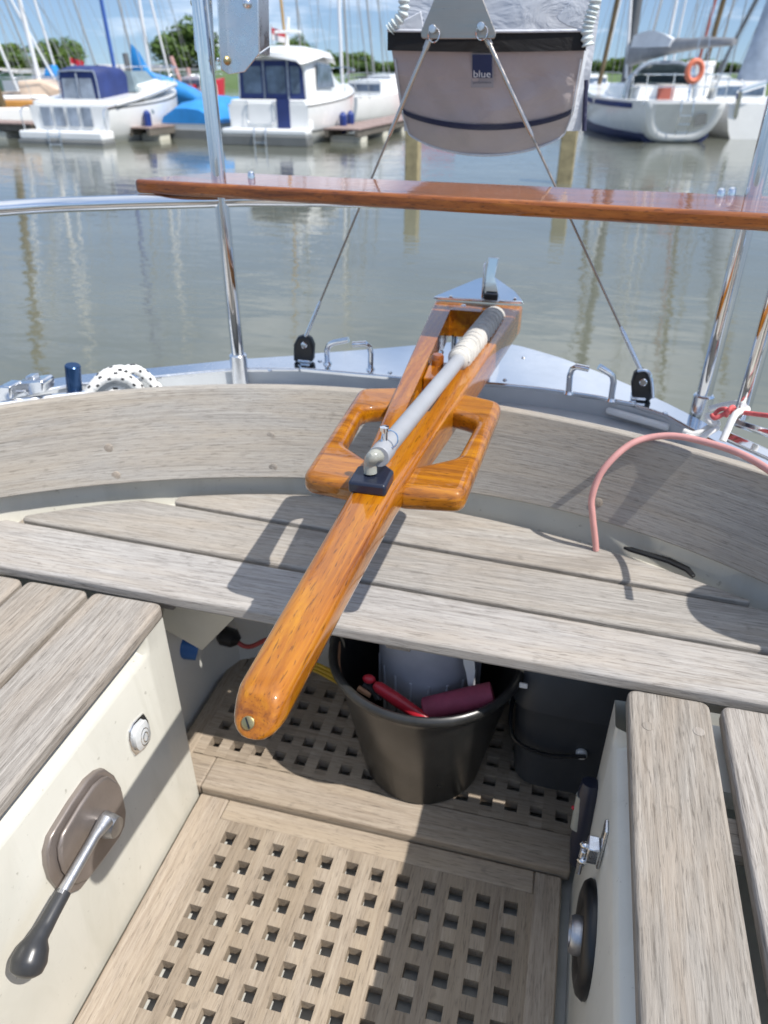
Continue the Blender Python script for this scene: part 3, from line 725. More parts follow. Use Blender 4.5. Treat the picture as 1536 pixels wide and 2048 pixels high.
# bracket plates on the left post
br=thing('equipment_bracket','bent steel bracket plate with domed bolts clamped to the left rail post','bracket',P(450,148,y=1.51))
YB_=1.514
def pxprism(pts,y,th): m=MB(); m.prism([P(u,v,y=y) for u,v in pts],(0,th,0)); return m
pxprism([(443,-70),(513,-70),(518,108),(489,144),(455,149),(447,140)],YB_-.012,.003).build('plate',M['satin'],br,bevel=.001)
pxprism([(378,-70),(420,-70),(430,140),(406,122),(389,100)],YB_+.022,.003).build('plate',M['satin'],br,bevel=.001)
m_=MB(); a=[P(429,-70,y=YB_-.034),P(444,-70,y=YB_-.011),P(456,149,y=YB_-.011),P(441,139,y=YB_-.034)]; m_.prism(a,(.002,.001,0)); m_.build('flange',M['chrome'],br,bevel=.0008)
m_=MB(); a=[P(512,-70,y=YB_-.011),P(534,-70,y=YB_+.02),P(537,92,y=YB_+.02),P(518,105,y=YB_-.011)]; m_.prism(a,(.002,.001,0)); m_.build('flange',M['satin'],br,bevel=.0008)
m_=MB(); a=[P(517,108,y=YB_-.010),P(538,94,y=YB_+.02),P(537,111,y=YB_+.02),P(515,113,y=YB_-.010)]; m_.prism(a,(.002,.001,0)); m_.build('end_tab',M['satin'],br)
for u,v in ((452,121),(494,7),(390,6)):
    y_=YB_-.014 if u>430 else YB_+.02
    c=P(u,v,y=y_); m_=MB(); m_.lathe([(.0001,-.004),(.0085,-.002),(.0085,.001),(.0072,.005),(.0045,.0078),(.0001,.0088)],c,18,axis=(0,-1,0)); m_.build('dome_bolt',M['brass'] if u<480 else M['chrome'],br)
c=P(436,119,y=YB_-.03); m_=MB(); m_.ball(c,.0035); m_.build('nut',M['chrome'],br)
# ---- bag
YG=1.78
bag=thing('rope_bag','taupe fabric storage bag with black rim and navy piping hanging behind the plank','bag',P(975,312,y=YG))
nu,nv=28,22
def bag_edge(t):   # v of bottom as function of s 0..1
    return 262+50*math.sin(math.pi*t)**.75
def bagpt(s,t,dy=0):
    """s across, t down (0 rim .. 1 bottom)"""
    ul=lerp(783,803,min(1,t*1.25)) if t<.8 else lerp(803,815,(t-.8)/.2)
    ur=lerp(1170,1146,min(1,t*1.25)) if t<.8 else lerp(1146,1132,(t-.8)/.2)
    ulv,urv=98,98
    u=lerp(ul,ur,s)+3*math.sin(9*t+6*s)*(1-abs(2*s-1))
    vb=263+50*(math.sin(math.pi*s)**.6)
    v=lerp(97+3*math.sin(math.pi*s),vb,t)
    bulge=.03*math.sin(math.pi*s)**.6*(.55+.45*math.sin(math.pi*min(1,t*.95+.05)))
    wr=1.9*(.0035*math.sin(9*s+6*t)*math.sin(3+5*t-4*s)+.0025*math.sin(17*t+11*s+3*s*s)*t+.002*math.sin(31*s-9*t))*min(1,t*4)
    tuck=.05*max(0,t-.78)/.22
    yl=YG+.085*t+.10*max(0,t-.74)+wr; p=P(u,v,y=yl-bulge); p.y+=dy; return p
def panel(t0,t1,name,mat,dy=0,n2=None,parent=bag):
    n2=n2 or nv; m_=MB(); rows=[]
    for j in range(n2+1): rows.append([bagpt(i/nu,lerp(t0,t1,j/n2),dy) for i in range(nu+1)])
    back=[[p+Vector((0,.003,0)) for p in r] for r in rows]
    m_.loft(rows,False,False); m_.loft(back,False,False)
    # close the rim
    for (a,b) in ((rows[0],back[0]),(rows[-1],back[-1])): m_.loft([a,b],False,False)
    m_.loft([[r[0] for r in rows],[r[0] for r in back]],False,False); m_.loft([[r[-1] for r in rows],[r[-1] for r in back]],False,False)
    return m_.build(name,mat,parent,angle=70)
fr=panel(0,1,'front_panel',M['bag'])
# black webbing rim
m_=MB(); rows=[]
for j in range(5):
    rows.append([P(lerp(775,1172,i/20),lerp(62+2*math.sin(i/20*math.pi),101+3*math.sin(i/20*math.pi),j/4),y=YG-.008-.0175*math.sin(math.pi*i/20)**.6) for i in range(21)])
m_.loft(rows,False,False); back=[[p+Vector((0,.006,0)) for p in r] for r in rows]; m_.loft(back,False,False)
for a,b in ((rows[0],back[0]),(rows[-1],back[-1])): m_.loft([a,b],False,False)
m_.build('rim_band',M['bag_k'],bag,angle=70)
m_=MB(); m_.tube([r+Vector((0,-.001,.001)) for r in rows[0]],.0028,8); m_.build('rim_stitching',M['bag_w'],bag)
panel(.70,.755,'piping',M['navyf'],-.0035,3)
# stitched seams down both sides and along the foot
for sx in (.012,.988):
    m_=MB(); m_.tube([bagpt(sx,.12+.86*i/40,-.003) for i in range(41)],.0017,6); m_.build('side_seam',M['bag_w'],bag)
m_=MB(); m_.tube([bagpt(.01+.98*i/48,.985,-.002) for i in range(49)],.0022,6); m_.build('foot_seam',M['bag_w'],bag)
# sides, bottom and white back
dp=.20
m_=MB()
for s in (0,1):
    col=[bagpt(s,t/12) for t in range(13)]; m_.loft([col,[p+Vector((.01 if s else .02,dp,.0)) for p in col]],False,False)
base=[bagpt(i/nu,1) for i in range(nu+1)]; m_.loft([base,[p+Vector((0,dp*.9,.03)) for p in base]],False,False)
m_.build('side_panel',M['bag_w'],bag,angle=60)
# white inner lining sheet and the tall white back sheet
m_=MB(); rows=[]
for j in range(9):
    t=j/8; rows.append([P(lerp(808,1168,i/16),lerp(-60,262,t),y=YG+.10+.012*math.sin(i*.9+j*.7)) for i in range(17)])
m_.loft(rows,False,False); m_.loft([[p+Vector((0,.003,0)) for p in r] for r in rows],False,False); m_.build('lining',M['bag_w'],bag,angle=70)
m_=MB(); rows=[]
for j in range(9):
    t=j/8; rows.append([P(lerp(1160,lerp(1212,1166,max(0,t*1.02)),i/4),lerp(-60,258,t),y=YG+.11+.008*math.sin(j)) for i in range(5)])
m_.loft(rows,False,False); m_.loft([[p+Vector((0,.003,0)) for p in r] for r in rows],False,False); m_.build('back_flap',M['bag_w'],bag,angle=70)
m_=MB(); m_.prism([P(u,v,y=YG+.07) for u,v in ((1112,34),(1150,-6),(1185,-40),(1192,-10),(1165,60),(1135,52),(1118,42))],(0,.003,0)); m_.build('flap_corner',M['bag_w'],bag,bevel=.002)
m_=MB(); m_.prism([P(u,v,y=YG+.05) for u,v in ((800,45),(842,22),(848,62),(790,64))],(0,.003,0)); m_.build('flap_corner',M['bag_w'],bag,bevel=.002)
for pts,nm in (([(806,-40),(808,0),(806,26),(790,48),(780,60)],'l'),([(1184,-40),(1190,0),(1184,24),(1178,44),(1174,66),(1176,92)],'r')):
    path=spline([P(u,v,y=YG-.012) for u,v in pts],12)
    m_=MB(); m_.tube(path,[.0105+.0022*math.sin(i*1.1) for i in range(len(path))],12); m_.build('cord',M['mint'],bag,angle=80)
m_=MB(); m_.tube([P(1172,160,y=YG+.1),P(1168,262,y=YG+.1)],.005,8); m_.build('hem',M['navyf'],bag)
# label with its lettering
def label_pt(a,b,dy): # a 0..1 across, b 0..1 down
    u=lerp(942,987,a); v=lerp(107,175,b)
    p=P(u,v,y=YG); 
    s=(u-793)/(1158-793); t=(v-99)/210
    p=P(u,v,y=YG+.085*t-.03*math.sin(math.pi*s)**.6*(.55+.45*math.sin(math.pi*min(1,t*.95+.05)))-.007); p.y+=dy
    return p
lab=MB(); lab.prism([label_pt(a,b,0) for a,b in ((0,0),(1,0),(1,1),(0,1))],(0,.002,0)); lab=lab.build('label',M['lab_grey'],bag)
m_=MB(); m_.prism([label_pt(a,b,-.0012) for a,b in ((.06,.03),(.94,.03),(.94,.72),(.06,.72))],(0,.001,0)); m_.build('label_panel',M['lab_navy'],lab)
def put_text(s,ca,cb,w,h,mat,name):
    vs,fs=text_mesh(s,1.0)
    x0=min(p.x for p in vs);x1=max(p.x for p in vs);y0=min(p.y for p in vs);y1=max(p.y for p in vs)
    m_=MB(); m_.add([label_pt(ca+((p.x-x0)/(x1-x0)-.5)*w, cb-((p.y-y0)/(y1-y0)-.5)*h, -.0020) for p in vs],fs); return m_.build(name,mat,lab,smooth=False)
put_text('blue',.5,.60,.76,.21,M['lab_white'],'lettering')
put_text('performance',.5,.855,.80,.10,M['lab_ink'],'lettering')
# ---- loose gear on the left deck
def dotted_rope(paths,r,label,name='rope'):
    m_=MB()
    for path in paths:
        path=[Vector(p) for p in path]; n=12
        # even spacing
        d=[0]
        for a,b in zip(path,path[1:]): d.append(d[-1]+(b-a).length)
        K=max(6,int(d[-1]/.0036))
        tabs=[[(d[i],path[i][k]) for i in range(len(path))] for k in range(3)]
        pp_=[Vector([interp(d[-1]*j/K,tb) for tb in tabs]) for j in range(K+1)]
        start=len(m_.f); m_.cur=0; m_.tube(pp_,[r*(1+.05*math.sin(j*2.1)) for j in range(K+1)],n)
        for k in range(K):
            for i in range(n):
                if k%4<2 and (i+ (k//4)%2*2)%4==0: m_.mi[start+k*n+i]=1
    return solo(m_,name,[M['ropew'],M['ropeb']],label,'rope',angle=80)
q=lambda u,v,dy=0:P(u,v,y=1.37-max(0,300-u)*.00066+dy*.5)
dotted_rope([spline([q(168,822,.0),q(174,792),q(194,766),q(222,752),q(252,756),q(276,774),q(290,800)],8),
             spline([q(204,822,.015),q(208,800,.015),q(224,783,.015),q(248,784,.015)],8),
             spline([q(240,752,.03),q(262,738,.03),q(284,746,.03),q(306,766,.028),q(322,786,.02),q(330,806,.01)],8),
             spline([q(184,776,.035),q(206,752,.036),q(236,740,.036),q(262,744,.036)],6)],.0115,'bights of white rope with black flecks over the deck edge')
_unused=([spline([q(168,815),q(178,786),q(200,762),q(228,748),q(262,752),q(290,768),q(318,782),q(345,792)],8),
             spline([q(182,800,.01),q(205,775,.012),q(236,760,.012),q(268,762,.012),q(300,782,.012),q(322,800,.01)],8),
             spline([q(195,760,.03),q(215,744,.032),q(250,738,.03),q(280,748,.03),q(305,765,.03),q(330,782,.03)],8),
             0])
m_=MB(); a=P(150,790,y=1.285); b=P(145,730,y=1.285); m_.tube([a,a+(b-a)*.97,b],[.0165,.0165,.0145],22); solo(m_,'rail_pin',M['navy_anod'],'dark blue round pin standing up from the left deck edge','pin')
cl=thing('deck_clamp','shiny steel clamp housing on the left deck edge by the blue pin','clamp',P(60,800,y=1.21))
m_=MB()
pxprism([(24,800),(26,770),(34,765),(80,761),(86,768),(86,786)],1.20,.04).build('housing',M['cap'],cl,bevel=.004,seg=3)
pxprism([(-14,808),(-12,778),(0,772),(20,774),(22,800)],1.17,.04).build('housing',M['cap'],cl,bevel=.004,seg=3)
pxprism([(50,768),(50,753),(66,752),(68,766)],1.21,.02).build('cap',M['satin'],cl,bevel=.002)
m_=MB(); m_.tube([P(-20,814,y=1.14),P(90,797,y=1.22),P(170,788,y=1.28)],.009,10); m_.build('track',M['chrome'],cl)
# white bar on the right deck
m_=MB(); a=P(1212,826,z=.112); b=P(1338,862,z=.112); d=(b-a); pr=Vector((-d.y,d.x,0)).normalized()*.0075
m_.prism([a+pr,a-pr,b-pr,b+pr],(0,0,.014)); solo(m_,'deck_strip',M['white'],'short off white plastic strip lying in the gutter right of the tiller','strip',bevel=.005,seg=3)
# hose over the board
hp=[P(u,v,y=y) for u,v,y in ((1192,1100,1.155),(1190,1075,1.155),(1185,1030,1.152),(1184,995,1.155),(1200,950,1.162),(1228,915,1.170),(1262,888,1.184),(1300,875,1.192),(1350,872,1.183),(1410,884,1.158),(1475,905,1.118),(1530,935,1.065),(1600,985,.96))]
m_=MB(); m_.tube(spline(hp,8),.0057,14); solo(m_,'hose',M['pink'],'pale pink hose looping over the backrest board down to the bench','hose')
# lashing on the right post
rp=lambda u,v,y=1.33:P(u,v,y=y+.06)
m_=MB()
m_.tube(spline([rp(1368,862,1.30),rp(1385,868,1.29),rp(1405,862,1.29),rp(1425,850,1.30),rp(1440,845,1.30)],6),.0058,10)
m_.tube(spline([rp(1372,872,1.28),rp(1400,876,1.27),rp(1420,864,1.28),rp(1436,855,1.29)],6),.0055,10)
m_.tube(spline([rp(1418,818,1.33),rp(1440,812,1.33),rp(1475,806,1.31),rp(1488,812,1.24)],6),.0055,10)
m_.tube(spline([rp(1445,882,1.20),rp(1454,862,1.21),rp(1464,840,1.22),rp(1474,826,1.23),rp(1495,818,1.25)],6),.0062,10)
m_.tube(spline([rp(1416,828,1.30),rp(1418,842,1.29),rp(1430,850,1.29)],6),.006,10)
solo(m_,'lashing',M['ropew'],'white lashing rope tied round the foot of the right post','rope',angle=80)
m_=MB()
m_.tube(spline([rp(1424,830,1.26),rp(1430,836,1.25),rp(1448,828,1.25),rp(1460,822,1.25),rp(1480,824,1.24),rp(1510,828,1.22),rp(1560,834,1.18)],8),.0042,9)
m_.tube(spline([rp(1426,832,1.26),rp(1438,820,1.26),rp(1452,818,1.25),rp(1462,826,1.25)],6),.004,9)
m_.tube(spline([rp(1452,832,1.25),rp(1458,820,1.245),rp(1466,814,1.25),rp(1470,824,1.25)],6),.004,9)
solo(m_,'cord',M['redcord'],'red cord knotted to the white lashing and leading right','cord',angle=80)
tr=thing('sheet_track','double polished steel track on the right side deck','track',P(1500,880,y=1.28))
for (u0,v0),(u1,v1),r in (((1472,846),(1560,874),.008),((1452,872),(1570,925),.011)):
    m_=MB(); a=P(u0,v0,y=1.33); b=P(u1,v1,y=1.24); m_.tube([a,b],r,4); m_.build('track_bar',M['chrome'],tr,bevel=.002)
# ---- left wall fittings
lw=lambda u,v,x=-.592:P(u,v,x=x)
pb=thing('throttle_lever','engine control with oval taupe plate, metal lever and black knob on the left footwell wall','control lever',lw(150,1660))
out=[(199,1535),(218,1548),(232,1572),(241,1617),(238,1650),(226,1676),(196,1718),(150,1776),(126,1786),(113,1783),(92,1757),(84,1730),(82,1703),(90,1672),(100,1655),(133,1602),(165,1557),(185,1540)]
outw=[lw(u,v) for u,v in out]
m_=MB(); m_.prism([p+Vector((-.001,0,0)) for p in outw],(.011,0,0)); m_.build('plate',M['taupe'],pb,bevel=.003,seg=3)
cc=sum(outw,Vector())/len(outw)
m_=MB(); m_.prism([cc+(p-cc)*.86+Vector((.010,.004,.0)) for p in outw],(.008,0,0)); m_.build('raised_panel',M['taupe'],pb,bevel=.004,seg=3)
X1=-.552
m_=MB(); c=lw(206,1648,-.573); m_.lathe([(.0001,0),(.019,0),(.018,.012),(.015,.024),(.0001,.026)],c,22,axis=(1,0,0)); m_.build('hub',M['alu'],pb,angle=50)
m_=MB(); m_.tube([lw(212,1640,X1),lw(190,1672,X1),lw(122,1790,X1)],[.0115,.0075,.0078],12); m_.build('rod',M['alu'],pb)
g=[lw(128,1783,X1),lw(104,1826,X1),lw(90,1852,X1),lw(78,1872,X1),lw(68,1895,X1),lw(58,1922,X1),lw(52,1942,X1),lw(48,1955,X1)]
m_=MB(); m_.tube(spline(g,5),[interp(i/35,[(0,.0098),(.3,.0112),(.44,.0125),(.55,.0185),(.70,.0225),(.85,.0200),(.95,.012),(1,.004)]) for i in range(36)],20); m_.build('knob',M['dkgrip'],pb,angle=60)
m_=MB(); m_.lathe([(.0001,0),(.0035,0),(.0035,.003),(.0001,.003)],lw(222,1655,-.556),10,axis=(1,-.3,.3)); m_.build('screw',M['brass'],pb)
lt=thing('courtesy_light','small oval clear light with chrome bezel on the left footwell wall','light',lw(272,1470))
ol=[(284,1426),(293,1440),(298,1462),(296,1480),(287,1496),(268,1511),(260,1500),(255,1480),(256,1462),(264,1446)]
op=[lw(u,v) for u,v in ol]
m_=MB(); m_.prism([p+Vector((-.001,0,0)) for p in op],(.005,0,0)); m_.build('bezel',M['chrome'],lt,bevel=.0015)
c=sum(op,Vector())/len(op)
m_=MB(); rows=[[c+(p-c)*s+Vector((h,0,0)) for p in op] for s,h in ((.72,.004),(.74,.009),(.5,.0125),(.2,.0135),(.02,.0137))]; m_.loft(rows,True,True); m_.build('lens',M['lens'],lt,angle=60)
for rr_,hh_ in ((.0135,.012),(.0075,.0135)):
    m_=MB(); m_.tube([c+Vector((hh_,rr_*math.cos(a)*.8,rr_*math.sin(a)*1.25)) for a in [2*math.pi*k/28 for k in range(28)]],.0012,6,closed=True); m_.build('lens_ring',M['chrome'],lt)
# ---- right wall fittings
dc=thing('round_cover','round black domed cover with silver hub on the right footwell wall','cover',(.134,.59,-.325))
c=Vector((.135,.588,-.252)); ax=(-1,0,0)
m_=MB(); m_.lathe([(.0001,-.001),(.073,-.001),(.074,.006),(.069,.013),(.058,.0165),(.047,.014),(.041,.010),(.034,.0125),(.0001,.013)],c,40,axis=ax); m_.build('dome',M['black'],dc,angle=60)
m_=MB(); m_.lathe([(.0001,.0115),(.025,.0115),(.025,.022),(.022,.027),(.017,.027),(.0155,.020),(.0001,.019)],c,28,axis=ax); m_.build('hub',M['alu'],dc)
lt2=thing('latch','small steel hasp latch on the right footwell wall above the black cover','latch',(.13,.64,-.21))
w2=lambda y,z,x=.134:Vector((x,y,z))
m_=MB(); m_.lohi((.129,.632,-.165),(.1335,.652,-.085)); m_.build('strap',M['satin'],lt2,bevel=.0015)
m_=MB(); m_.lohi((.113,.627,-.150),(.1285,.650,-.120)); m_.lohi((.106,.631,-.185),(.112,.647,-.135)); m_.build('hasp',M['satin'],lt2,bevel=.002)
for y,z in ((.636,-.127),(.645,-.137),(.630,-.152),(.640,-.165)):
    m_=MB(); m_.ball((.110,y,z),(.006,.005,.005),10,6); m_.build('rivet',M['chrome'],lt2)
tc=thing('torch','black hand torch with clear band and red dot clipped to the right wall','torch',(.115,.78,-.34))
m_=MB(); m_.tube([(.124,.790,-.185),(.124,.786,-.20),(.1235,.766,-.30),(.123,.752,-.335)],[.014,.017,.016,.011],18); m_.build('body',M['navypl'],tc)
m_=MB(); m_.tube([(.115,.783,-.21),(.1145,.769,-.27)],.0105,14); m_.build('clear_band',M['clear'],tc)
m_=MB(); m_.ball((.1045,.777,-.235),.0035,10,6); m_.build('dot',M['red'],tc)
# ---- things stowed below the bench
bk=thing('bucket','big black builder bucket standing on the raised grating below the bench','bucket',(-.178,1.0,ZU))
bc=(-.178,1.0,ZU)
m_=MB(); m_.lathe([(.0001,.001),(.112,.001),(.118,.006),(.166,.262),(.170,.275),(.178,.280),(.182,.288),(.180,.296),(.174,.299),(.168,.296),(.164,.285),(.116,.014),(.0001,.010)],bc,56); m_.build('pail',M['bucket'],bk,angle=50)
m_=MB()
for s in (-1,1): m_.ball((bc[0]+s*.178,1.0,ZU+.272),(.012,.014,.016))
m_.build('handle_lug',M['bucket'],bk)
m_=MB(); m_.tube(spline([(bc[0]-.178,1.0,ZU+.272),(bc[0]-.165,.985,ZU+.285),(bc[0]-.148,.93,ZU+.283),(bc[0]-.125,.885,ZU+.280),(bc[0]-.09,.865,ZU+.278)],6),.003,8); m_.build('handle',M['copper'],bk)
ib=thing('tub','slate grey ribbed plastic tub standing inside the black bucket','tub',(-.178,1.04,-.40))
m_=MB(); m_.lathe([(.0001,0),(.088,0),(.098,.20),(.098,.285),(.104,.29),(.104,.325),(.101,.329),(.0001,.325)],(-.178,1.04,-.40),40); tb=m_.build('body',M['greyp'],ib,angle=40)
m_=MB()
for k in range(18):
    a=2*math.pi*k/18; m_.box((-.178+.0965*math.cos(a),1.04+.0965*math.sin(a),-.265),(.006,.006,.125),Matrix.Rotation(a,3,'Z'))
m_.build('rib',M['greyp'],ib,bevel=.002)
m_=MB()
for k in range(7):
    a=R_(-120+k*11); m_.box((-.178+.104*math.cos(a),1.04+.104*math.sin(a),-.098),(.004,.016,.006),Matrix.Rotation(a,3,'Z'))
m_.build('lid_tab',M['white'],ib,bevel=.001)
pt_=[P(u,v,y=.945) for u,v in ((926,1311),(938,1309),(949,1325),(950,1345),(944,1382),(936,1370),(932,1345),(927,1328))]
m_=MB(); m_.prism(pt_,(0,.002,0)); solo(m_,'tag',M['white'],'torn white paper tag hanging beside the grey tub','tag')
m_=MB(); a=P(748,1368,y=.90); b=P(832,1426,y=.885); d=(b-a); m_.tube([a,a+d*.1,a+d*.5,b+d*.25],[.006,.012,.0135,.012],14,flat=.8)
kn=thing('knife','red handled tool with black guard leaning in the bucket','tool',a)
m_.build('handle',M['red'],kn)
m_=MB(); m_.ball(P(738,1358,y=.905),(.012,.008,.009)); m_.build('cap',M['red'],kn)
m_=MB(); m_.tube(spline([P(728,1368,y=.905),P(745,1380,y=.90),P(757,1398,y=.893)],4),[.007]*9,10); m_.build('guard',M['black'],kn)
m_=MB(); m_.tube([P(716,1376,y=.90),P(742,1390,y=.895)],.006,8); m_.build('jaw',M['copper'],kn)
m_=MB(); a=P(850,1418,y=.90); b=P(985,1388,y=.93); d=b-a; m_.tube([a-d*.02,a,a+d*.5,b,b+d*.01],[.017,.0205,.0215,.0215,.018],18); solo(m_,'roll',M['maroon'],'maroon rolled cloth lying on the bucket rim','roll')
# dark grey box bin
bx=thing('box_bin','dark grey rounded plastic bin with white button under the right end of the bench','bin',(.14,1.06,ZU))
def rbox(x0,x1,y0,y1,r,z,grow=0):
    return [(x,y,z) for x,y in rnd_poly([(x0-grow,y0-grow),(x1+grow,y0-grow),(x1+grow,y1+grow),(x0-grow,y1+grow)],r,6)]
m_=MB(); m_.loft([rbox(.0,.24,.965,1.17,.05,ZU+.002,-.03),rbox(.0,.24,.965,1.17,.055,ZU+.02,-.005),rbox(.0,.24,.965,1.17,.055,ZU+.20,.006),rbox(.0,.24,.965,1.17,.055,ZU+.235,.008)],True,True); m_.build('body',M['boxgrey'],bx,angle=50)
m_=MB(); m_.loft([rbox(.0,.24,.965,1.17,.055,ZU+.2365,.016),rbox(.0,.24,.965,1.17,.055,ZU+.265,.014),rbox(.0,.24,.975,1.17,.05,ZU+.36,-.012),rbox(.0,.24,.985,1.17,.05,ZU+.372,-.03)],True,True); m_.build('lid',M['boxgrey'],bx,angle=50)
m_=MB(); m_.lathe([(.0001,-.004),(.0105,-.004),(.0105,.003),(.008,.006),(.0001,.007)],P(1163,1508,y=.958),20,axis=(0,-1,.15)); m_.build('button',M['white'],bx)
m_=MB(); m_.tube(spline([(-.002,1.06,ZU+.215),(-.012,1.0,ZU+.19),(.0,.955,ZU+.155),(.06,.945,ZU+.14),(.13,.95,ZU+.15)],8),.008,10,flat=.5); m_.build('handle',M['black'],bx)
m_=MB(); m_.box(P(1047,1371,y=.94),(.014,.004,.010)); m_.build('clip',M['white'],bx,bevel=.001)
# left: cream panel, blue can, plug and cable, yellow hose
m_=MB(); pl=[P(330,1190,y=.90),P(470,1235,y=.93),P(404,1301,y=.93),P(322,1255,y=.90)]; m_.prism(pl,(0,.004,.001)); solo(m_,'flap',M['flap'],'cream panel corner hanging down below the bench at the left','panel',bevel=.001)
m_=MB(); a=P(300,1272,y=.99); m_.tube([a,P(338,1286,y=1.0),P(396,1296,y=1.02)],[.03,.030,.026],16); solo(m_,'can',M['blue'],'blue can tucked behind the cream panel','can')
pg2=thing('power_plug','black plug on a dull red cable below the aft bench','plug',P(470,1285,y=1.10))
m_=MB(); m_.tube([P(438,1270,y=1.1),P(446,1271,y=1.1),P(468,1277,y=1.1),P(478,1283,y=1.1)],[.014,.022,.021,.010],16); m_.build('plug_body',M['black'],pg2)
m_=MB(); m_.tube(spline([P(472,1282,y=1.1),P(488,1292,y=1.1),P(505,1292,y=1.1),P(540,1278,y=1.1),P(600,1276,y=1.12)],6),.0052,10); m_.build('cable',M['dkred'],pg2)
m_=MB()
for k in range(3):
    m_.tube(spline([P(600,1322+4*k,y=1.12),P(632,1328+7*k,y=1.12),P(668,1345+8*k,y=1.12),P(700,1368+6*k,y=1.12)],6),.004,8)
solo(m_,'hose',M['yellow'],'thin yellow hose coiled left of the black bucket','hose')
m_=MB(); a=P(668,1264,y=1.0); m_.tube(spline([P(650,1272,y=1.02),P(672,1262,y=1.0),P(695,1262,y=.97),P(697,1275,y=.96)],5),.0028,8); solo(m_,'string',M['ropew'],'short white string end below the bench edge','string')
# sheet winch on the right coaming, just past the picture (its round shade falls on the bench)
wn=thing('sheet_winch','polished steel sheet winch on a pad at the right coaming','winch',(.565,.945,.22))
m_=MB(); m_.lathe([(.0001,0),(.085,0),(.085,.012),(.075,.016),(.0001,.016)],(.565,.945,.215),32); m_.build('base',M['chrome'],wn)
m_=MB(); m_.lathe([(.0001,.016),(.072,.016),(.066,.03),(.056,.06),(.056,.10),(.066,.125),(.072,.13),(.072,.16),(.03,.165),(.0001,.165)],(.565,.945,.215),36); m_.build('drum',M['chrome'],wn)
# ================================================================== THE HARBOUR
WZ=-1.1
def water_mat():
    m,nt,b=new_mat('harbour_water')
    tc=nt.nodes.new('ShaderNodeTexCoord')
    def mp(s,rot=0):
        k=nt.nodes.new('ShaderNodeMapping'); k.inputs['Scale'].default_value=s; k.inputs['Rotation'].default_value=(0,0,rot); L(nt,tc.outputs['Object'],k.inputs['Vector']); return k.outputs[0]
    n1=noise(nt,mp((.9,2.4,1),.25),1.0,3,.5,.4)
    n2=noise(nt,mp((3.2,7.5,1),.1),1.0,3,.55,.3)
    n3=noise(nt,mp((.10,.16,1),.4),1.0,3,.5)
    a=nt.nodes.new('ShaderNodeMath'); a.operation='MULTIPLY_ADD'; L(nt,n2,a.inputs[0]); a.inputs[1].default_value=.30; L(nt,n1,a.inputs[2])
    s=nt.nodes.new('ShaderNodeMapRange'); s.inputs[1].default_value=.35; s.inputs[2].default_value=.65; s.inputs[3].default_value=.055; s.inputs[4].default_value=.15; L(nt,n3,s.inputs[0])
    bn=nt.nodes.new('ShaderNodeBump'); bn.inputs['Distance'].default_value=.10; L(nt,s.outputs[0],bn.inputs['Strength']); L(nt,a.outputs[0],bn.inputs['Height']); L(nt,bn.outputs[0],b.inputs['Normal'])
    L(nt,ramp(nt,noise(nt,mp((.25,.4,1)),1.0,4,.6),[(.3,(.105,.11,.082)),(.7,(.14,.145,.11))]),b.inputs['Base Color'])
    b.inputs['Roughness'].default_value=.012; b.inputs['IOR'].default_value=1.5
    return m
M['water']=water_mat()
m_=MB(); m_.add([(-700,-300,WZ),(700,-300,WZ),(700,900,WZ),(-700,900,WZ)],[(0,1,2,3)])
solo(m_,'water',M['water'],'calm grey green harbour water between the stern and the moored boats','water',base=(0,0,WZ),kind='structure',smooth=False)
# far bank
m_=MB(); rows=[]
for i in range(61):
    x=-260+i*8.5; h=.7*math.sin(i*.31)+.5*math.sin(i*.83)
    rows.append([(x,84+2*math.sin(i*.7),WZ-.6),(x,87+2*math.sin(i*.5),WZ+.5),(x,100,WZ+1.2+.25*h),(x,135,WZ+1.5+.3*h),(x,420,WZ+1.6)])
m_.loft(rows,False,False)
solo(m_,'far_bank',M['bank'],'low grassy bank on the far side of the harbour','bank',kind='structure')
HX=lambda u,D,z=None: (P(u,138.0001,y=1).xy.normalized()*D)   # horizontal direction of a picture column at distance D
def at(u,D,z=WZ):
    q=_F.copy(); d=_F+_R*((u-768)/FPX)+_U*((1024-VH)/FPX); h=Vector((d.x,d.y)).normalized()*D
    return Vector((h.x,h.y,z))
def zof(v,D,u=768):
    d=_F+_R*((u-768)/FPX)+_U*((1024-v)/FPX); return CAMZ+d.z/Vector((d.x,d.y)).length*D
# ---- local-to-world builder for far boats
class LB(MB):
    def put(s,T,name,mat,parent,**k):
        s.v=[tuple(T @ Vector(p)) for p in s.v]; return s.build(name,mat,parent,**k)
def Tm(loc,head,sc=1): return Matrix.Translation(loc) @ Matrix.Rotation(head,4,'Z') @ Matrix.Scale(sc,4)
def hull(Lh,B,zs,zb,z0=-.3,bl=.62,n=16,rake=0,tz=0.0,flare=1.0,full=.86):
    """closed hull with deck; local y forward from the transom"""
    m=LB(); rings=[]
    for i in range(n+1):
        t=i/n; y=Lh*t
        b=B/2*(full+(1-full)*min(1,t/.35)) if t<.35 else B/2*max(.012,1-((t-.35)/.65)**2.1)
        zt=zs+(zb-zs)*t**1.6
        prof=[(b,zt),(b*.985,zt*.62),(b*.90,zt*.25),(b*(.80 if t<.6 else .8-.5*(t-.6)),.0),(b*.45,z0*.8),(0,z0)]
        ring=[(x,y+rake*(zt-z)*(1-t)+(-.12*(zt-z) if t>.9 else 0),z) for x,z in prof]
        ring+= [(-x,yy,z) for x,yy,z in ring[-2::-1]]
        rings.append(ring)
    m.loft(rings,True,True); return m
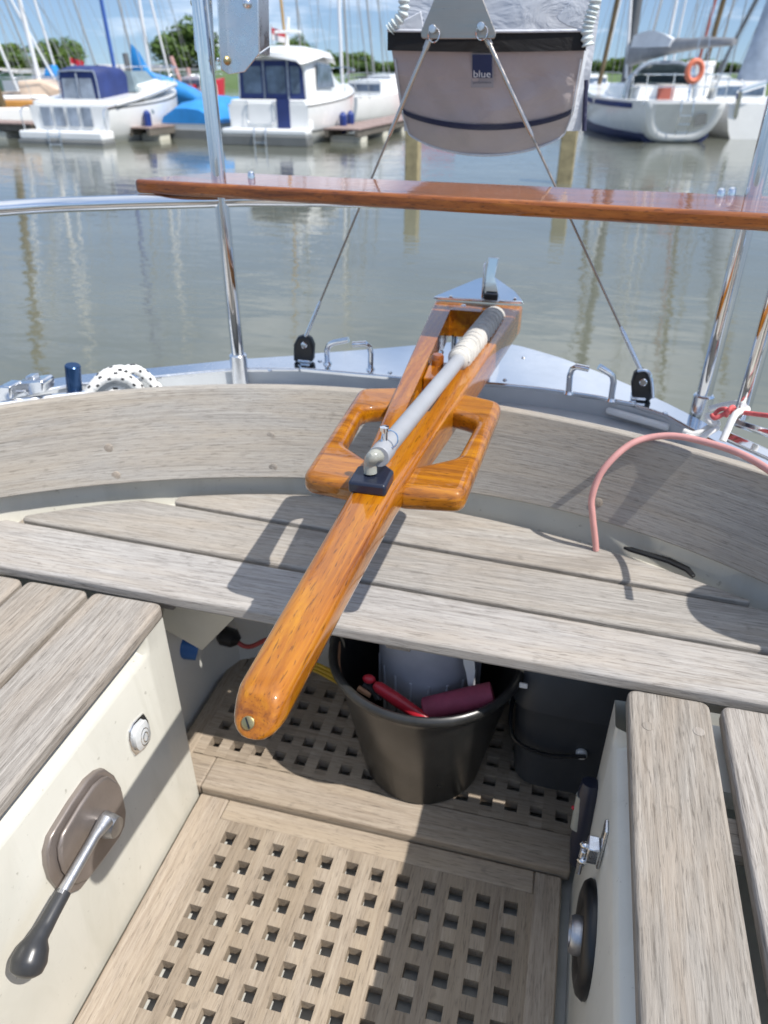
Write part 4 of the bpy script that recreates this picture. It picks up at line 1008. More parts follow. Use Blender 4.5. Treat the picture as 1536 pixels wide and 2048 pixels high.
def band(Lh,B,zs,zb,z1,z2,n=16,full=.86,t0=0,t1=1,grow=.012):
    m=LB()
    for s in (-1,1):
        r=[]
        for i in range(n+1):
            t=lerp(t0,t1,i/n); y=Lh*t
            b=B/2*(full+(1-full)*min(1,t/.35)) if t<.35 else B/2*max(.012,1-((t-.35)/.65)**2.1)
            zt=zs+(zb-zs)*t**1.6; k=.985
            r.append([(s*(b*k+grow),y,zt*z1),(s*(b+grow),y,zt*z2),(s*(b-.02),y,zt*z2),(s*(b*k-.02),y,zt*z1)])
        m.loft(r,True,True)
    return m
def rail(m,pts,r=.016):
    m.tube(spline(pts,5),r,6)
    if r<.0145:
        for p in (pts[0],pts[-1],pts[len(pts)//2]): m.ball(p,.034,8,6)  # shiny balls added to the boat rails to catch sun glints
def lbox(lo,hi): m=LB(); m.lohi(lo,hi); return m
# ---- motor cruiser with navy folding canopy (left)
c0=Vector((-14.75,20.75,WZ)); T=Tm(c0,R_(-3))
b1=thing('motor_cruiser','white motor cruiser with navy folding canopy moored stern on at the far left','motor boat',c0)
hull(5.7,3.0,.95,1.32,full=.9).put(T,'hull',M['boat_white'],b1,angle=50)
band(5.7,3.0,.95,1.32,.90,.97,full=.9).put(T,'rubbing_strake',M['boat_grey'],b1)
m=LB(); m.lohi((-1.45,-.55,.10),(1.38,.05,.34)); m.put(T,'swim_platform',M['boat_white'],b1,bevel=.06,seg=3)
m=LB(); m.lohi((-1.50,-.60,-.06),(1.43,-.02,.11)); m.put(T,'platform_fender',M['boat_grey'],b1,bevel=.04)
m=LB()
for i in range(4): m.lohi((-.95+.46*i,-.045,.42),(-.60+.46*i,-.012,.92))
m.put(T,'transom_panel',M['winlight'],b1,bevel=.03)
m=LB(); m.prism([(1.46,.3,.93),(1.46,1.2,1.02),(1.40,2.7,1.24),(1.05,4.3,1.36),(.1,5.4,1.40),(-.1,5.4,1.40),(-1.05,4.3,1.36),(-1.40,2.7,1.24),(-1.46,1.2,1.02),(-1.46,.3,.93)],(0,0,.12)); m.put(T,'deck_moulding',M['boat_white'],b1,bevel=.04)
m=LB(); m.loft([[(-1.15,2.2,1.0),(1.15,2.2,1.0),(1.15,2.2,1.45),(-1.15,2.2,1.45)],[(-.95,3.6,1.2),(.95,3.6,1.2),(.85,3.5,1.58),(-.85,3.5,1.58)],[(-.5,4.8,1.3),(.5,4.8,1.3),(.4,4.7,1.46),(-.4,4.7,1.46)]],True,True); m.put(T,'cabin',M['boat_white'],b1,bevel=.06)
def ring_can(y,hwid,z0,z1,rr=.3,n=6):
    return [(x,y,z) for x,z in rnd_poly([(-hwid,z0),(hwid,z0),(hwid*.93,z1),(-hwid*.93,z1)],[0,0,rr,rr],n)]
m=LB(); m.loft([ring_can(.80,.66,.66,1.78,.20),ring_can(.86,.70,.66,1.86,.22),ring_can(1.4,.80,.8,1.94,.24),ring_can(2.0,.86,1.0,1.88,.22),ring_can(2.15,.84,1.1,1.74,.18)],True,True); m.v=[(x-.12,y,z) for x,y,z in m.v]; cn=m.put(T,'canopy',M['navycanvas'],b1,angle=40)
for x0,x1 in ((-.70,-.16),(-.08,.42)):
    m=LB(); m.prism([(x,.79,z) for x,z in rnd_poly([(x0,.98),(x1,.98),(x1-(.06 if x1>.3 else 0),1.62),(x0+(.05 if x0<-.5 else 0),1.62)],.05)],(0,-.01,0)); m.put(T,'canopy_window',M['winlight'],cn)
m=LB(); rail(m,[(-.12,.77,.7),(-.12,.77,1.75)],.026); rail(m,[(.55,.78,.8),(.52,.78,1.70),(.3,.78,1.80),(-.55,.78,1.80),(-.75,.78,1.70),(-.79,.78,.8)],.022); m.put(T,'canopy_trim',M['winlight'],b1)
m=LB(); m.loft([[(1.0,2.0,1.25),(.80,2.15,1.80),(-.85,2.15,1.80),(-1.0,2.0,1.25)],[(.75,3.7,1.40),(.72,3.1,1.80),(-.72,3.1,1.80),(-.75,3.7,1.40)]],True,True); m.put(T,'windscreen',M['greywin'],b1)
for s in (-1,1):
    m=LB()
    rail(m,[(s*1.3,3.0,1.3),(s*1.3,3.0,1.8),(s*1.05,4.3,1.9),(0,5.7,1.95)],.014)
    for y,x in ((3.4,1.22),(4.2,1.02),(4.9,.62)): rail(m,[(s*x,y,1.4),(s*x*.98,y,1.9)],.012)
    m.put(T,'guard_rail',M['chrome'],b1); m=LB()
    rail(m,[(s*1.4,-.3,.3),(s*1.4,-.3,.85),(s*1.38,.3,.95)],.016)
    m.put(T,'grab_rail',M['chrome'],b1)
m=LB(); 
for x in (-.35,.05): rail(m,[(x,-.56,.4),(x,-.64,.3),(x,-.64,-.1)],.018)
for z in (.0,.2): rail(m,[(-.35,-.64,z),(.05,-.64,z)],.016)
m.put(T,'boarding_ladder',M['chrome'],b1)
for x,y in ((1.58,1.5),(1.56,3.6)):
    m=LB(); m.tube([(x,y,.18),(x,y,.26),(x,y,.72),(x,y,.8)],[.05,.11,.11,.04],10); m.put(T,'fender',M['fender'],b1)
m=LB(); m.lathe([(.001,0),(.07,0),(.07,.02),(.001,.02)],(1.46,2.0,.75),14,axis=(1,0,0)); m.put(T,'porthole',M['greywin'],b1)
# ---- open boat under a bright blue tarpaulin
c0=Vector((-12.15,22.9,WZ)); T=Tm(c0,R_(-3))
b2=thing('covered_dinghy','low open boat under a bright blue tarpaulin between the two motor cruisers','dinghy',c0)
hull(4.2,1.75,.52,.62,full=.95).put(T,'hull',M['boat_cream'] if False else M['boat_white'],b2)
m=LB(); m.lohi((-.92,-.03,-.08),(.92,.02,.26)); m.put(T,'transom_board',M['boat_grey'],b2,bevel=.02)
m=LB(); rr=[]
for i in range(9):
    t=i/8; y=-.03+4.0*t; h=.50+.62*math.sin(math.pi*(.18+.62*t))+.05*math.sin(i*2.1); b_=.93*(1-max(0,t-.4)**2*1.2)
    rr.append([(-b_,y,.42),(-b_*.9,y,.40+.45*(h-.4)),(-b_*.45,y,h*.97),(0,y,h+.04*math.sin(i)),(b_*.45,y,h*.95),(b_*.9,y,.40+.45*(h-.4)),(b_,y,.42)])
m.loft(rr,True,True); m.put(T,'tarpaulin',M['bluetarp'],b2,angle=70)
# ---- motor cruiser with white hard top (centre)
c0=Vector((-9.0,21.7,WZ)); T=Tm(c0,R_(-2))
b3_=thing('motor_cruiser','white motor cruiser with rounded white hard top moored beyond the left rail post','motor boat',c0)
hull(6.8,2.65,1.0,1.42,full=.92).put(T,'hull',M['boat_white'],b3_,angle=50)
m=LB(); m.lohi((-1.30,-.42,.26),(1.30,.02,.42)); m.put(T,'swim_platform',M['boat_white'],b3_,bevel=.05,seg=3)
m=LB(); m.lohi((-1.33,-.45,-.02),(1.33,.0,.265)); m.put(T,'platform_fender',M['boat_grey'],b3_,bevel=.04)
band(6.8,2.65,1.0,1.42,.30,.36,full=.92).put(T,'stripe',M['boat_grey'],b3_)
band(6.8,2.65,1.0,1.42,.93,.99,full=.92).put(T,'rubbing_strake',M['boat_grey'],b3_)
m=LB(); m.loft([ring_can(.02,1.24,.36,1.12,.10),ring_can(.35,1.24,.36,1.12,.10)],True,True); m.put(T,'stern_bulwark',M['boat_white'],b3_,bevel=.03)
m=LB(); m.lohi((-.62,-.025,.50),(.18,.03,1.05)); m.put(T,'stern_seat',M['boat_white'],b3_,bevel=.05,seg=3)
m=LB(); m.lohi((.28,-.03,.42),(.66,.05,1.13)); m.put(T,'door_canvas',M['navycanvas'],b3_)
def cab(y,hw,z1,rr): return ring_can(y,hw,.9,z1,rr)
m=LB(); m.loft([cab(.40,1.06,2.12,.42),cab(.46,1.10,2.16,.42),cab(1.3,1.12,2.26,.42),cab(2.3,1.10,2.20,.40),cab(3.2,.95,1.72,.3),cab(4.8,.6,1.45,.2)],True,True); m.put(T,'cabin',M['boat_white'],b3_,angle=45)
m=LB(); m.prism([(x,.385,z) for x,z in rnd_poly([(-1.0,1.0),(1.0,1.0),(.93,2.06),(-.93,2.06)],[0,0,.38,.30])],(0,-.02,0)); cv=m.put(T,'back_canvas',M['navycanvas'],b3_)
for x0,x1 in ((-.86,-.30),(-.14,.44),(.58,.86)):
    m=LB(); m.prism([(x,.362,z) for x,z in rnd_poly([(x0,1.26),(x1,1.26),(x1,1.92),(x0,1.92)],.06)],(0,-.008,0)); m.put(T,'canvas_window',M['window'],cv)
m=LB()
for x in (-.22,.51): m.tube([(x,.35,1.0),(x,.35,2.05)],.03,6)
m.put(T,'canvas_zip',M['winlight'],cv)
m=LB(); rr=[]
for y,hw,z in ((.10,1.0,2.12),(.25,1.16,2.16),(1.3,1.22,2.30),(2.3,1.18,2.26),(2.8,1.05,2.10)):
    rr.append([(x,y,zz) for x,zz in ((-hw,z-.16),(-hw*.9,z),(-hw*.5,z+.10),(0,z+.13),(hw*.5,z+.10),(hw*.9,z),(hw,z-.16),(hw*.9,z-.10),(0,z+.04),(-hw*.9,z-.10))])
m.loft(rr,True,True); m.put(T,'hard_top',M['boat_white'],b3_,angle=50)
m=LB(); m.prism([(1.125,y,z) for y,z in ((1.0,1.38),(2.4,1.38),(2.1,1.95),(1.05,2.0))],(.012,0,0)); m.put(T,'side_window',M['window'],b3_)
m=LB(); m.tube([(.05,1.5,2.3),(.12,1.55,3.1)],.05,8); m.tube([(-.3,1.5,2.75),(.5,1.5,2.75)],.035,6); m.put(T,'radar_mast',M['boat_white'],b3_)
m=LB()
for x in (-.25,.1): rail(m,[(x,-.44,.45),(x,-.5,.3),(x,-.5,-.05)],.018)
rail(m,[(-.25,-.5,.08),(.1,-.5,.08)],.016)
m.put(T,'boarding_ladder',M['chrome'],b3_); m=LB()
rail(m,[(-.62,-.04,1.05),(-.6,-.06,.55),(.16,-.06,.55),(.18,-.04,1.05)],.013)
m.put(T,'seat_rail',M['chrome'],b3_); m=LB()
for s in (-1,1): rail(m,[(s*1.15,3.2,1.2),(s*1.15,3.4,1.7),(s*.9,5.0,1.82),(0,6.7,1.9)],.014)
m.put(T,'guard_rail',M['chrome'],b3_)
for x,y in ((1.45,2.2),(1.42,3.0)):
    m=LB(); m.tube([(x,y,.15),(x,y,.25),(x,y,.65),(x,y,.75)],[.05,.12,.12,.04],10); m.put(T,'fender',M['fender'],b3_)
# ---- cream sterned sailing yacht (right)
c0=Vector((2.38,25.0,WZ)); T=Tm(c0,R_(15))
b4=thing('sailing_yacht','white sailing yacht with scooped stern, boarding ladder and navy boot stripe at the right','sailing yacht',c0)
def ysec(y,b,zt,z0):   # bowl shaped section
    pts=[(b*math.cos(a)**.55 if a<math.pi/2-.01 else 0, zt+(z0-zt)*math.sin(a)**1.0) for a in [math.pi/2*k/8 for k in range(9)]]
    r=[(x,y+( .30*(zt-z)/(zt-z0) if y<.5 else 0),z) for x,z in pts]; return r+[(-x,yy,z) for x,yy,z in r[-2::-1]]
m=LB(); m.loft([ysec(0,1.12,1.08,.04),ysec(.8,1.25,1.07,-.12),ysec(2.5,1.48,1.06,-.35),ysec(4.5,1.50,1.08,-.5),ysec(7,1.15,1.18,-.5),ysec(9,.55,1.32,-.35),ysec(10.2,.03,1.42,.1)],True,True); m.put(T,'hull',M['boat_white'],b4,angle=60)
# transom rim and scoop
rimo=[(p[0]*1.0,p[1]-.005,p[2]) for p in ysec(0,1.12,1.08,.04)]
cx_=sum(p[2] for p in rimo)/len(rimo)
rimi=[(p[0]*.76,p[1]-.005,.60+(p[2]-.60)*.72+.04) for p in rimo]
rimd=[(p[0]*.70,p[1]+.22,.60+(p[2]-.60)*.64+.04) for p in rimo]
m=LB(); m.loft([[(x*1.01,y-.03,z) for x,y,z in rimo],[(x*.90,y-.09,.60+(z-.6)*.88) for x,y,z in rimo],[(x,y-.05,z) for x,y,z in rimi]],True,False); m.put(T,'transom_rim',M['boat_white'],b4,angle=80)
m=LB(); m.loft([[(x,y-.05,z) for x,y,z in rimi],[(x*.97,y-.028,z) for x,y,z in rimi]],True,True); m.put(T,'scoop',M['gel_white'],b4,angle=40)
m=LB(); m.prism([(.32,-.06+.0,.42),(.66,-.06,.50),(.62,-.06,.78),(.36,-.06,.76),(.30,-.06,.60)],(0,-.01,0)); m.put(T,'scoop_locker',M['boat_grey'],b4)
m=LB()
for x in (-.18,.16): rail(m,[(x,-.12,1.12),(x,-.14,.7),(x,-.02,.22)],.018)
for z in (.30,.50,.72): rail(m,[(-.18,-.13+.1*(.72-z),z),(.16,-.13+.1*(.72-z),z)],.016)
m.put(T,'boarding_ladder',M['chrome'],b4)
m=LB()
for s in (-1,1):
    r=[]
    for i in range(9):
        t=i/8; y=lerp(.9,7.2,t); b=interp(y,[(.8,1.25),(2.5,1.48),(4.5,1.5),(7,1.15),(9,.55)])
        r.append([(s*(b+.012),y,.86),(s*(b+.012),y,1.0),(s*(b-.03),y,1.0),(s*(b-.03),y,.86)])
    m.loft(r,True,True)
m.put(T,'sheer_stripe',M['navycanvas'],b4)
m=LB(); m.loft([ysec(.5,1.02,.22,-.1),ysec(2.5,1.36,.24,-.3),ysec(4.5,1.40,.26,-.4),ysec(7,1.07,.28,-.4),ysec(9.0,.50,.30,-.3)],True,True); m.put(T,'boot_stripe',M['antifoul'],b4,angle=60)
m=LB(); m.loft([ring_can(1.9,.85,1.0,1.42,.12),ring_can(3.0,.95,1.0,1.5,.15),ring_can(5.5,.8,1.0,1.45,.15),ring_can(7,.4,1.0,1.28,.1)],True,True); m.put(T,'coachroof',M['boat_white'],b4,angle=40)
m=LB(); m.lohi((-.25,1.87,1.02),(.25,1.89,1.42)); m.put(T,'companionway',M['mastr'],b4)
m=LB(); rr=[]
for y,hw,z in ((2.3,1.0,2.0),(2.8,1.02,2.05),(3.5,.9,1.5)): rr.append([(x,y,zz) for x,zz in ((-hw,1.05),(-hw*.96,1.6 if z>1.8 else 1.3),(-hw*.6,z-.05),(0,z),(hw*.6,z-.05),(hw*.96,1.6 if z>1.8 else 1.3),(hw,1.05))])
m.loft(rr,False,False); m.put(T,'sprayhood',M['greywin'],b4,angle=60)
m=LB(); rail(m,[(-1.05,2.3,1.05),(-1.0,2.3,1.6),(-.6,2.3,1.97),(0,2.3,2.02),(.6,2.3,1.97),(1.0,2.3,1.6),(1.05,2.3,1.05)],.05); m.put(T,'hood_frame',M['winlight'],b4)
m=LB()
for z in (1.42,1.72): rail(m,[(-1.2,1.2,z),(-1.1,.15,z),(-.5,.0,z),(.5,.0,z),(1.1,.15,z),(1.2,1.2,z)],.014)
for x,y in ((-1.15,.2),(-.45,.05),(.45,.05),(1.15,.2),(-1.25,1.2),(1.25,1.2)): rail(m,[(x,y,1.0),(x,y,1.72)],.014)
rail(m,[(.05,.1,1.0),(.10,.2,2.2)],.04)
m.put(T,'stern_rail',M['chrome'],b4)
m=LB(); pts=[(.05+.20*math.cos(a),-.02,1.80+.24*math.sin(a)) for a in [2*math.pi*k/20 for k in range(20)]]; m.tube(pts,.075,8,closed=True)
lb=m.put(T,'lifebuoy',M['lifebuoy'],None); lb.name='lifebuoy'; tag(lb,'orange ring lifebuoy hung on the stern rail of the scooped stern yacht','lifebuoy')
m=LB(); m.tube([(-.55,4.3,1.0),(-.60,4.2,9)],.16,10); mastb=m.put(T,'mast',M['mastd'],b4)
m=LB(); m.tube([(-.62,4.1,1.6),(-1.2,4.6,9)],.05,8); m.put(T,'furled_genoa',M['sailwhite'],b4)
m=LB(); rr=[]
for i in range(9):
    t=i/8; y=lerp(4.1,-.1,t); x=lerp(-.55,.95,t); zc=lerp(2.15,2.45,t)+.10*math.sin(t*3); h=lerp(.46,.13,t**.7); w=lerp(.16,.08,t)
    rr.append([(x-w,y,zc-h*.3),(x-w*.8,y,zc+h*.5),(x,y,zc+h*(.9+.12*math.sin(i*2.3))),(x+w*.8,y,zc+h*.5),(x+w,y,zc-h*.3),(x,y,zc-h*.55)])
m.loft(rr,True,True); m.put(T,'sail_cover',M['sailgrey'],b4,angle=70)
m=LB(); rr=[]
for i in range(6):
    t=i/5; y=lerp(4.1,2.2,t); x=lerp(-.5,.1,t); rr.append([(x-.14,y,2.42),(x-.08,y,2.62+.25*math.sin(2.6*(1-t))),(x+.1,y,2.6+.2*math.sin(2.6*(1-t))),(x+.14,y,2.42)])
m.loft(rr,True,True); m.put(T,'loose_sail',M['sailwhite'],b4,angle=70)
m=LB()
m.tube([(.95,-.1,2.42),(.7,.1,1.1)],.02,5); m.tube([(.0,.0,1.8),(.3,.0,9)],.014,5); m.tube([(.5,.1,1.2),(.1,1.5,9)],.014,5)
m.put(T,'rigging',M['satin'],b4)
# ---- helper for plainer boats further off
def plain_boat(name,label,cat,loc,head,Lh,B,zs,zb,hm,extra=None,group=None):
    c=Vector(loc); T=Tm(c,head); b=thing(name,label,cat,c,group)
    hull(Lh,B,zs,zb,full=.8).put(T,'hull',hm,b,angle=50)
    if extra: extra(b,T)
    return b
def cabin(m1,hz=.9,y0=2.0,y1=5,wm='window'):
    def f(b,T):
        m=LB(); m.loft([ring_can(y0,.85,.4,hz+.55,.12),ring_can((y0+y1)/2,.9,.4,hz+.6,.15),ring_can(y1,.5,.4,hz+.25,.1)],True,True); m.put(T,'cabin',M[m1],b,angle=40)
        m=LB(); m.lohi((-.75,y0-.02,hz+.15),(.75,y0,hz+.42)); m.put(T,'window',M[wm],b)
        m=LB()
        for s in (-1,1): rail(m,[(s*.9,.2,hz),(s*.9,.2,hz+.6),(s*.95,y1,hz+.65)],.014)
        m.put(T,'guard_rail',M['satin'],b)
    return f
q=at(1497,27.5); 
def ex_right(b,T):
    cabin('boat_white',.95,2.5,5.5)(b,T)
    m=LB(); m.tube([(-.9,.1,.5),(-1.0,-.15,1.3)],.09,8); m.tube([(-1.0,-.2,1.3),(-.3,-.1,1.5)],.08,6); m.put(T,'wind_vane',M['chrome'],b)
plain_boat('sailing_yacht','white yacht with wind vane gear beside the scooped stern yacht at the right edge','sailing yacht',(q.x+.8,q.y,WZ),R_(12),9,2.9,.95,1.3,M['boat_white'],ex_right)
q=at(1400,30)
m=LB(); m.tube([(0,0,.95),(0,0,1.0),(0,0,1.95),(0,0,2.0)],[.34,.42,.42,.3],16); m.tube([(0,0,1.95),(0,0,2.08)],.45,16); m.tube([(0,0,.0),(0,0,.96)],.09,8)
dr=m.put(Tm(q,0),'tank',M['white'],None); tag(dr,'white cylindrical tank on a pole right of the scooped stern yacht','tank')
q=at(1500,31); 
m=LB(); rr=[]
for z,w in ((1.2,.25),(1.6,.55),(2.6,.45),(4,.3),(9,.12)): rr.append([(w*math.cos(2*math.pi*k/9)*(1+.2*math.sin(k*2+z)),w*.6*math.sin(2*math.pi*k/9),z) for k in range(9)])
m.loft(rr,True,True); m.v=[(x+z*.10,y,z) for x,y,z in m.v]
fs=m.put(Tm(q,0),'furled_sail',M['furled'],None,angle=70); tag(fs,'loosely furled blue grey sail hanging near the right edge','sail')
# boats behind the jetties
spec=[('work_boat','beige hulled boat with black waterline at the far left edge','boat',at(-8,33),R_(-75),3.6,1.6,1.15,1.3,'boat_cream',cabin('boat_cream',.95,1,2.5)),
 ('sailing_dinghy','white boat with bright blue folded sail behind the navy canopy cruiser','boat',at(110,38),R_(-10),6,2.2,.9,1.1,'boat_white',cabin('boat_white',.8)),
 ('kayak','bright red small boat on the jetty left of the bag','boat',at(755,36),R_(-65),3.6,1.2,1.0,1.1,'red',None),
 ('sailing_boat','white boat behind the red boat left of the bag','boat',at(715,46),R_(-20),7,2.4,1.1,1.4,'boat_white',cabin('boat_white',1.0)),
 ('sailing_boat','white sailing boat lying right of the bag before the trees','boat',at(1215,42),R_(20),8,2.6,1.2,1.5,'boat_white',cabin('boat_white',1.05)),
 ('sailing_boat','white sailing boat behind the blue grey furled sail','boat',at(1460,44),R_(10),8,2.6,1.1,1.4,'boat_white',cabin('boat_white',1.0)),
 ('motor_boat','white boat with low cabin seen beyond the hard top cruiser','boat',at(675,33),R_(-15),6,2.2,.9,1.2,'boat_white',cabin('boat_white',.9)),
 ('red_boat','small red and white hull upright behind the blue tarpaulin','boat',at(352,40),R_(-30),2.6,1.0,1.2,1.5,'red',cabin('boat_white',1.0,.7,1.8)),
 ('sailing_boat','grey white boat with cabin beside the pale green shed','boat',at(20,52),R_(-15),7,2.4,1.3,1.6,'boat_white',cabin('boat_white',1.1)),
]
for n_,la,ca,q,hd,Lh,B,a,b_,hm,ex in spec: plain_boat(n_,la,ca,q,hd,Lh,B,a,b_,M[hm],ex)
# blue tent like tarpaulin on a boat
q=at(318,34); m=LB(); rr=[]
for t,w,h in ((0,.18,2.7),(.10,.28,2.4),(.22,.5,1.75),(.5,.9,1.55),(.8,.8,1.2),(1,.3,.5)): 
    y=t*1.0; rr.append([(x+2.6*t,y*1.2,z) for x,z in ((-w,.3+1.0*(1-t)),(-w*.6,h*.8),(0,h),(w*.6,h*.8),(w,.3+1.0*(1-t)))])
m.loft(rr,True,True); m.v=[(x-1.2,y,z) for x,y,z in m.v]; bt=m.put(Tm(q,R_(-10)),'boat_cover',M['bluetarp'],None,angle=70); tag(bt,'tall peaked bright blue boat cover behind the navy canopy cruiser','cover')
q=at(90,40); m=LB(); m.loft([[(-.5,0,.9),(.5,0,.9),(.5,1,.9),(-.5,1,.9)],[(-.12,.3,2.0),(.1,.3,2.0),(.1,.7,2.0),(-.12,.7,2.0)]],True,True); bt=m.put(Tm(q,0),'boat_cover',M['bluetarp'],None); tag(bt,'small blue cover beside the white mast at the left','cover')
# ---- jetties
def jetty(label,A,B,w,zt=.36,post=True):
    A=Vector(A);B=Vector(B); j=thing('jetty',label,'jetty',(A.x,A.y,WZ)); d=(B-A); l=d.length; d.normalize(); pr=Vector((-d.y,d.x))
    m=MB(); nn=int(l/.32)
    for i in range(nn):
        c=A+d*((i+.5)*l/nn); m.box((c.x,c.y,WZ+zt),(l/nn-.012,w,.04),Matrix.Rotation(math.atan2(d.y,d.x),3,'Z'))
    m.build('deck',M['jetty'],j)
    m=MB()
    for s in (-.42,.42):
        c=(A+B)/2+pr*w*s; m.box((c.x,c.y,WZ+zt-.12),(l,.10,.16),Matrix.Rotation(math.atan2(d.y,d.x),3,'Z'))
    m.build('beam',M['jettybeam'],j)
    k=max(2,int(l/2.2))
    for i in range(k):
        c=A+d*((i+.3)*l/k); m=MB(); m.box((c.x,c.y,WZ+.02),(.55,w*.9,.34),Matrix.Rotation(math.atan2(d.y,d.x),3,'Z')); m.build('float',M['flap'],j,bevel=.03)
jetty('brown plank finger jetty right of the hard top cruiser',(-7.15,22.6),(-6.6,36),1.1)
jetty('short plank jetty between the navy canopy cruiser and the blue tarpaulin boat',(-13.1,21.6),(-12.7,27),.75)
jetty('plank jetty reaching in from the left edge',(-20.5,22.4),(-16.6,22.0),1.2,.42)
jetty('long main jetty running along behind all the moored boats',(-40,37.5),(26,39.5),2.0,.40)
m=MB()
q1=at(-60,31);q2=at(85,31)
m.box(((q1.x+q2.x)/2,(q1.y+q2.y)/2,WZ+.86),((q2-q1).length,1.6,.20),Matrix.Rotation(math.atan2(q2.y-q1.y,q2.x-q1.x),3,'Z'))
wb=thing('wooden_boat','low white boat with an ochre varnished side at the left edge','boat',((q1.x+q2.x)/2,(q1.y+q2.y)/2,WZ))
m.build('side_band',M['ochre'],wb,bevel=.04)
m=MB(); ang=Matrix.Rotation(math.atan2(q2.y-q1.y,q2.x-q1.x),3,'Z'); m.box(((q1.x+q2.x)/2,(q1.y+q2.y)/2,WZ+.5),((q2-q1).length,1.7,.52),ang); m.box(((q1.x+q2.x)/2,(q1.y+q2.y)/2,WZ+1.02),((q2-q1).length*.98,1.5,.14),ang); m.build('hull',M['boat_white'],wb,bevel=.05)
# ---- mooring posts in the water
for u,lab in ((825,'square weathered mooring post standing in the water below the left side of the bag'),(1128,'square weathered mooring post standing in the water below the right side of the bag')):
    q=P(u,366,z=WZ); m=MB(); w=.13 if u<900 else .145
    m.loft([[(q.x+sx*w,q.y+sy*w,z) for sx,sy in ((-1,-1),(1,-1),(1,1),(-1,1))] for z in (WZ-1.5,WZ+.2,WZ+1.1)],True,True)
    solo(m,'mooring_post',M['post'],lab,'post',base=(q.x,q.y,WZ),bevel=.02)
# ---- masts
def mast(u0,v0,u1,v1,D,r,mat,label,stays=(),top=9.5,spread=None,base_z=None):
    """mast of a boat at distance D through two measured points, carried up to its truck"""
    a=at(u1,D,zof(v1,D,u1)); b=at(u0,D,zof(v0,D,u0)); d=(b-a).normalized()
    z0=WZ+.9 if base_z is None else base_z
    p0=a+d*((z0-a.z)/d.z); p1=a+d*((top-a.z)/d.z)
    t=thing('mast',label,'mast',p0)
    m=MB(); m.tube([p0,lerp(p0,p1,.6),p1],[r,r,r*.7],10); m.build('spar',M[mat],t)
    m=MB()
    side=Vector((d.y*0+math.cos(YAW),math.sin(YAW),0))
    for k in (-1,1):
        e=lerp(p0,p1,.55)+side*k*.45
        m.tube([lerp(p0,p1,.98),e],.012,4); m.tube([e,p0+side*k*1.0],.012,4)
    m.tube([p1,p0+Vector((random.uniform(-.6,.6),3.4,0))],.014,4)
    m.build('shroud',M['mastg'],t)
    m=MB()
    s_=lerp(p0,p1,.55) if spread is None else a+d*((spread-a.z)/d.z)
    m.tube([s_-side*.45,s_,s_+side*.45],.025,6); m.build('spreader',M[mat],t)
    return t
ms=[(68,0,75,190,32,.075,'mastw','broad white mast left of the navy canopy cruiser'),
 (225,0,229,140,30,.062,'mastb','mast in a dark blue cover rising behind the navy canopy'),
 (298,0,299,155,36,.066,'mastw','white mast behind the blue peaked boat cover'),
 (258,0,270,130,48,.055,'mastg','thin grey mast between the blue covered mast and the white mast'),
 (681,0,683,130,31,.062,'mastw','white mast with wide spreaders right of the hard top cruiser'),
 (691,0,696,140,40,.055,'mastg','grey mast close right of the white mast with wide spreaders'),
 (97,0,112,150,44,.055,'mastw','white mast before the round left tree'),
 (40,0,60,110,46,.045,'mastg','thin grey mast at the left before the wide tree'),
 (0,40,22,160,38,.06,'mastw','pale mast at the very left edge'),
 (172,0,186,90,60,.06,'mastg','faint grey mast above the navy canopy'),
 (83,95,105,160,40,.05,'mastw','white short spar leaning beside the round left tree'),
 (320,0,338,160,50,.06,'mastw','pale mast before the tall tree at the left rail post'),
 (570,0,574,90,36,.055,'masty','yellow varnished spar above the hard top'),
 (600,0,603,110,45,.05,'mastg','grey mast right of the yellow varnished spar'),
 (735,0,748,150,52,.06,'mastg','grey mast left of the bag before the round trees'),
 (760,40,768,150,62,.05,'mastg','thin mast just left of the bag rim'),
 (1222,0,1206,150,50,.06,'mastw','white mast just right of the bag flap'),
 (1300,0,1293,70,44,.05,'mastw','white mast left above the grey sail cover'),
 (1330,0,1327,100,33,.05,'mastw','white mast right above the grey sail cover'),
 (1347,0,1344,100,46,.05,'mastw','white slim mast between two white masts above the grey sail cover'),
 (1404,0,1394,130,37,.058,'mastr','red brown mast above the end of the grey sail cover'),
 (1440,0,1428,140,48,.05,'mastg','grey mast right of the red brown mast'),
 (1483,0,1448,115,35,.065,'mastd','dark grey mast leaning right of the white tank'),
 (1520,0,1490,140,41,.055,'mastg','pale grey mast behind the blue grey furled sail'),
 (1543,0,1525,120,36,.06,'masty','yellow spar at the right edge of the picture'),
 (-40,0,-20,160,27,.12,'mastr2','thick brown mast just off the left edge, seen in its reflection'),
 (1216,0,1204,150,34,.085,'mastr2','brown mast close right of the bag flap'),
 (1420,0,1408,140,31,.08,'mastr2','brown mast just left of the white tank'),
]
for a in ms: mast(*a[:4],a[4],a[5],a[6],a[7],top=random.uniform(8.5,11))
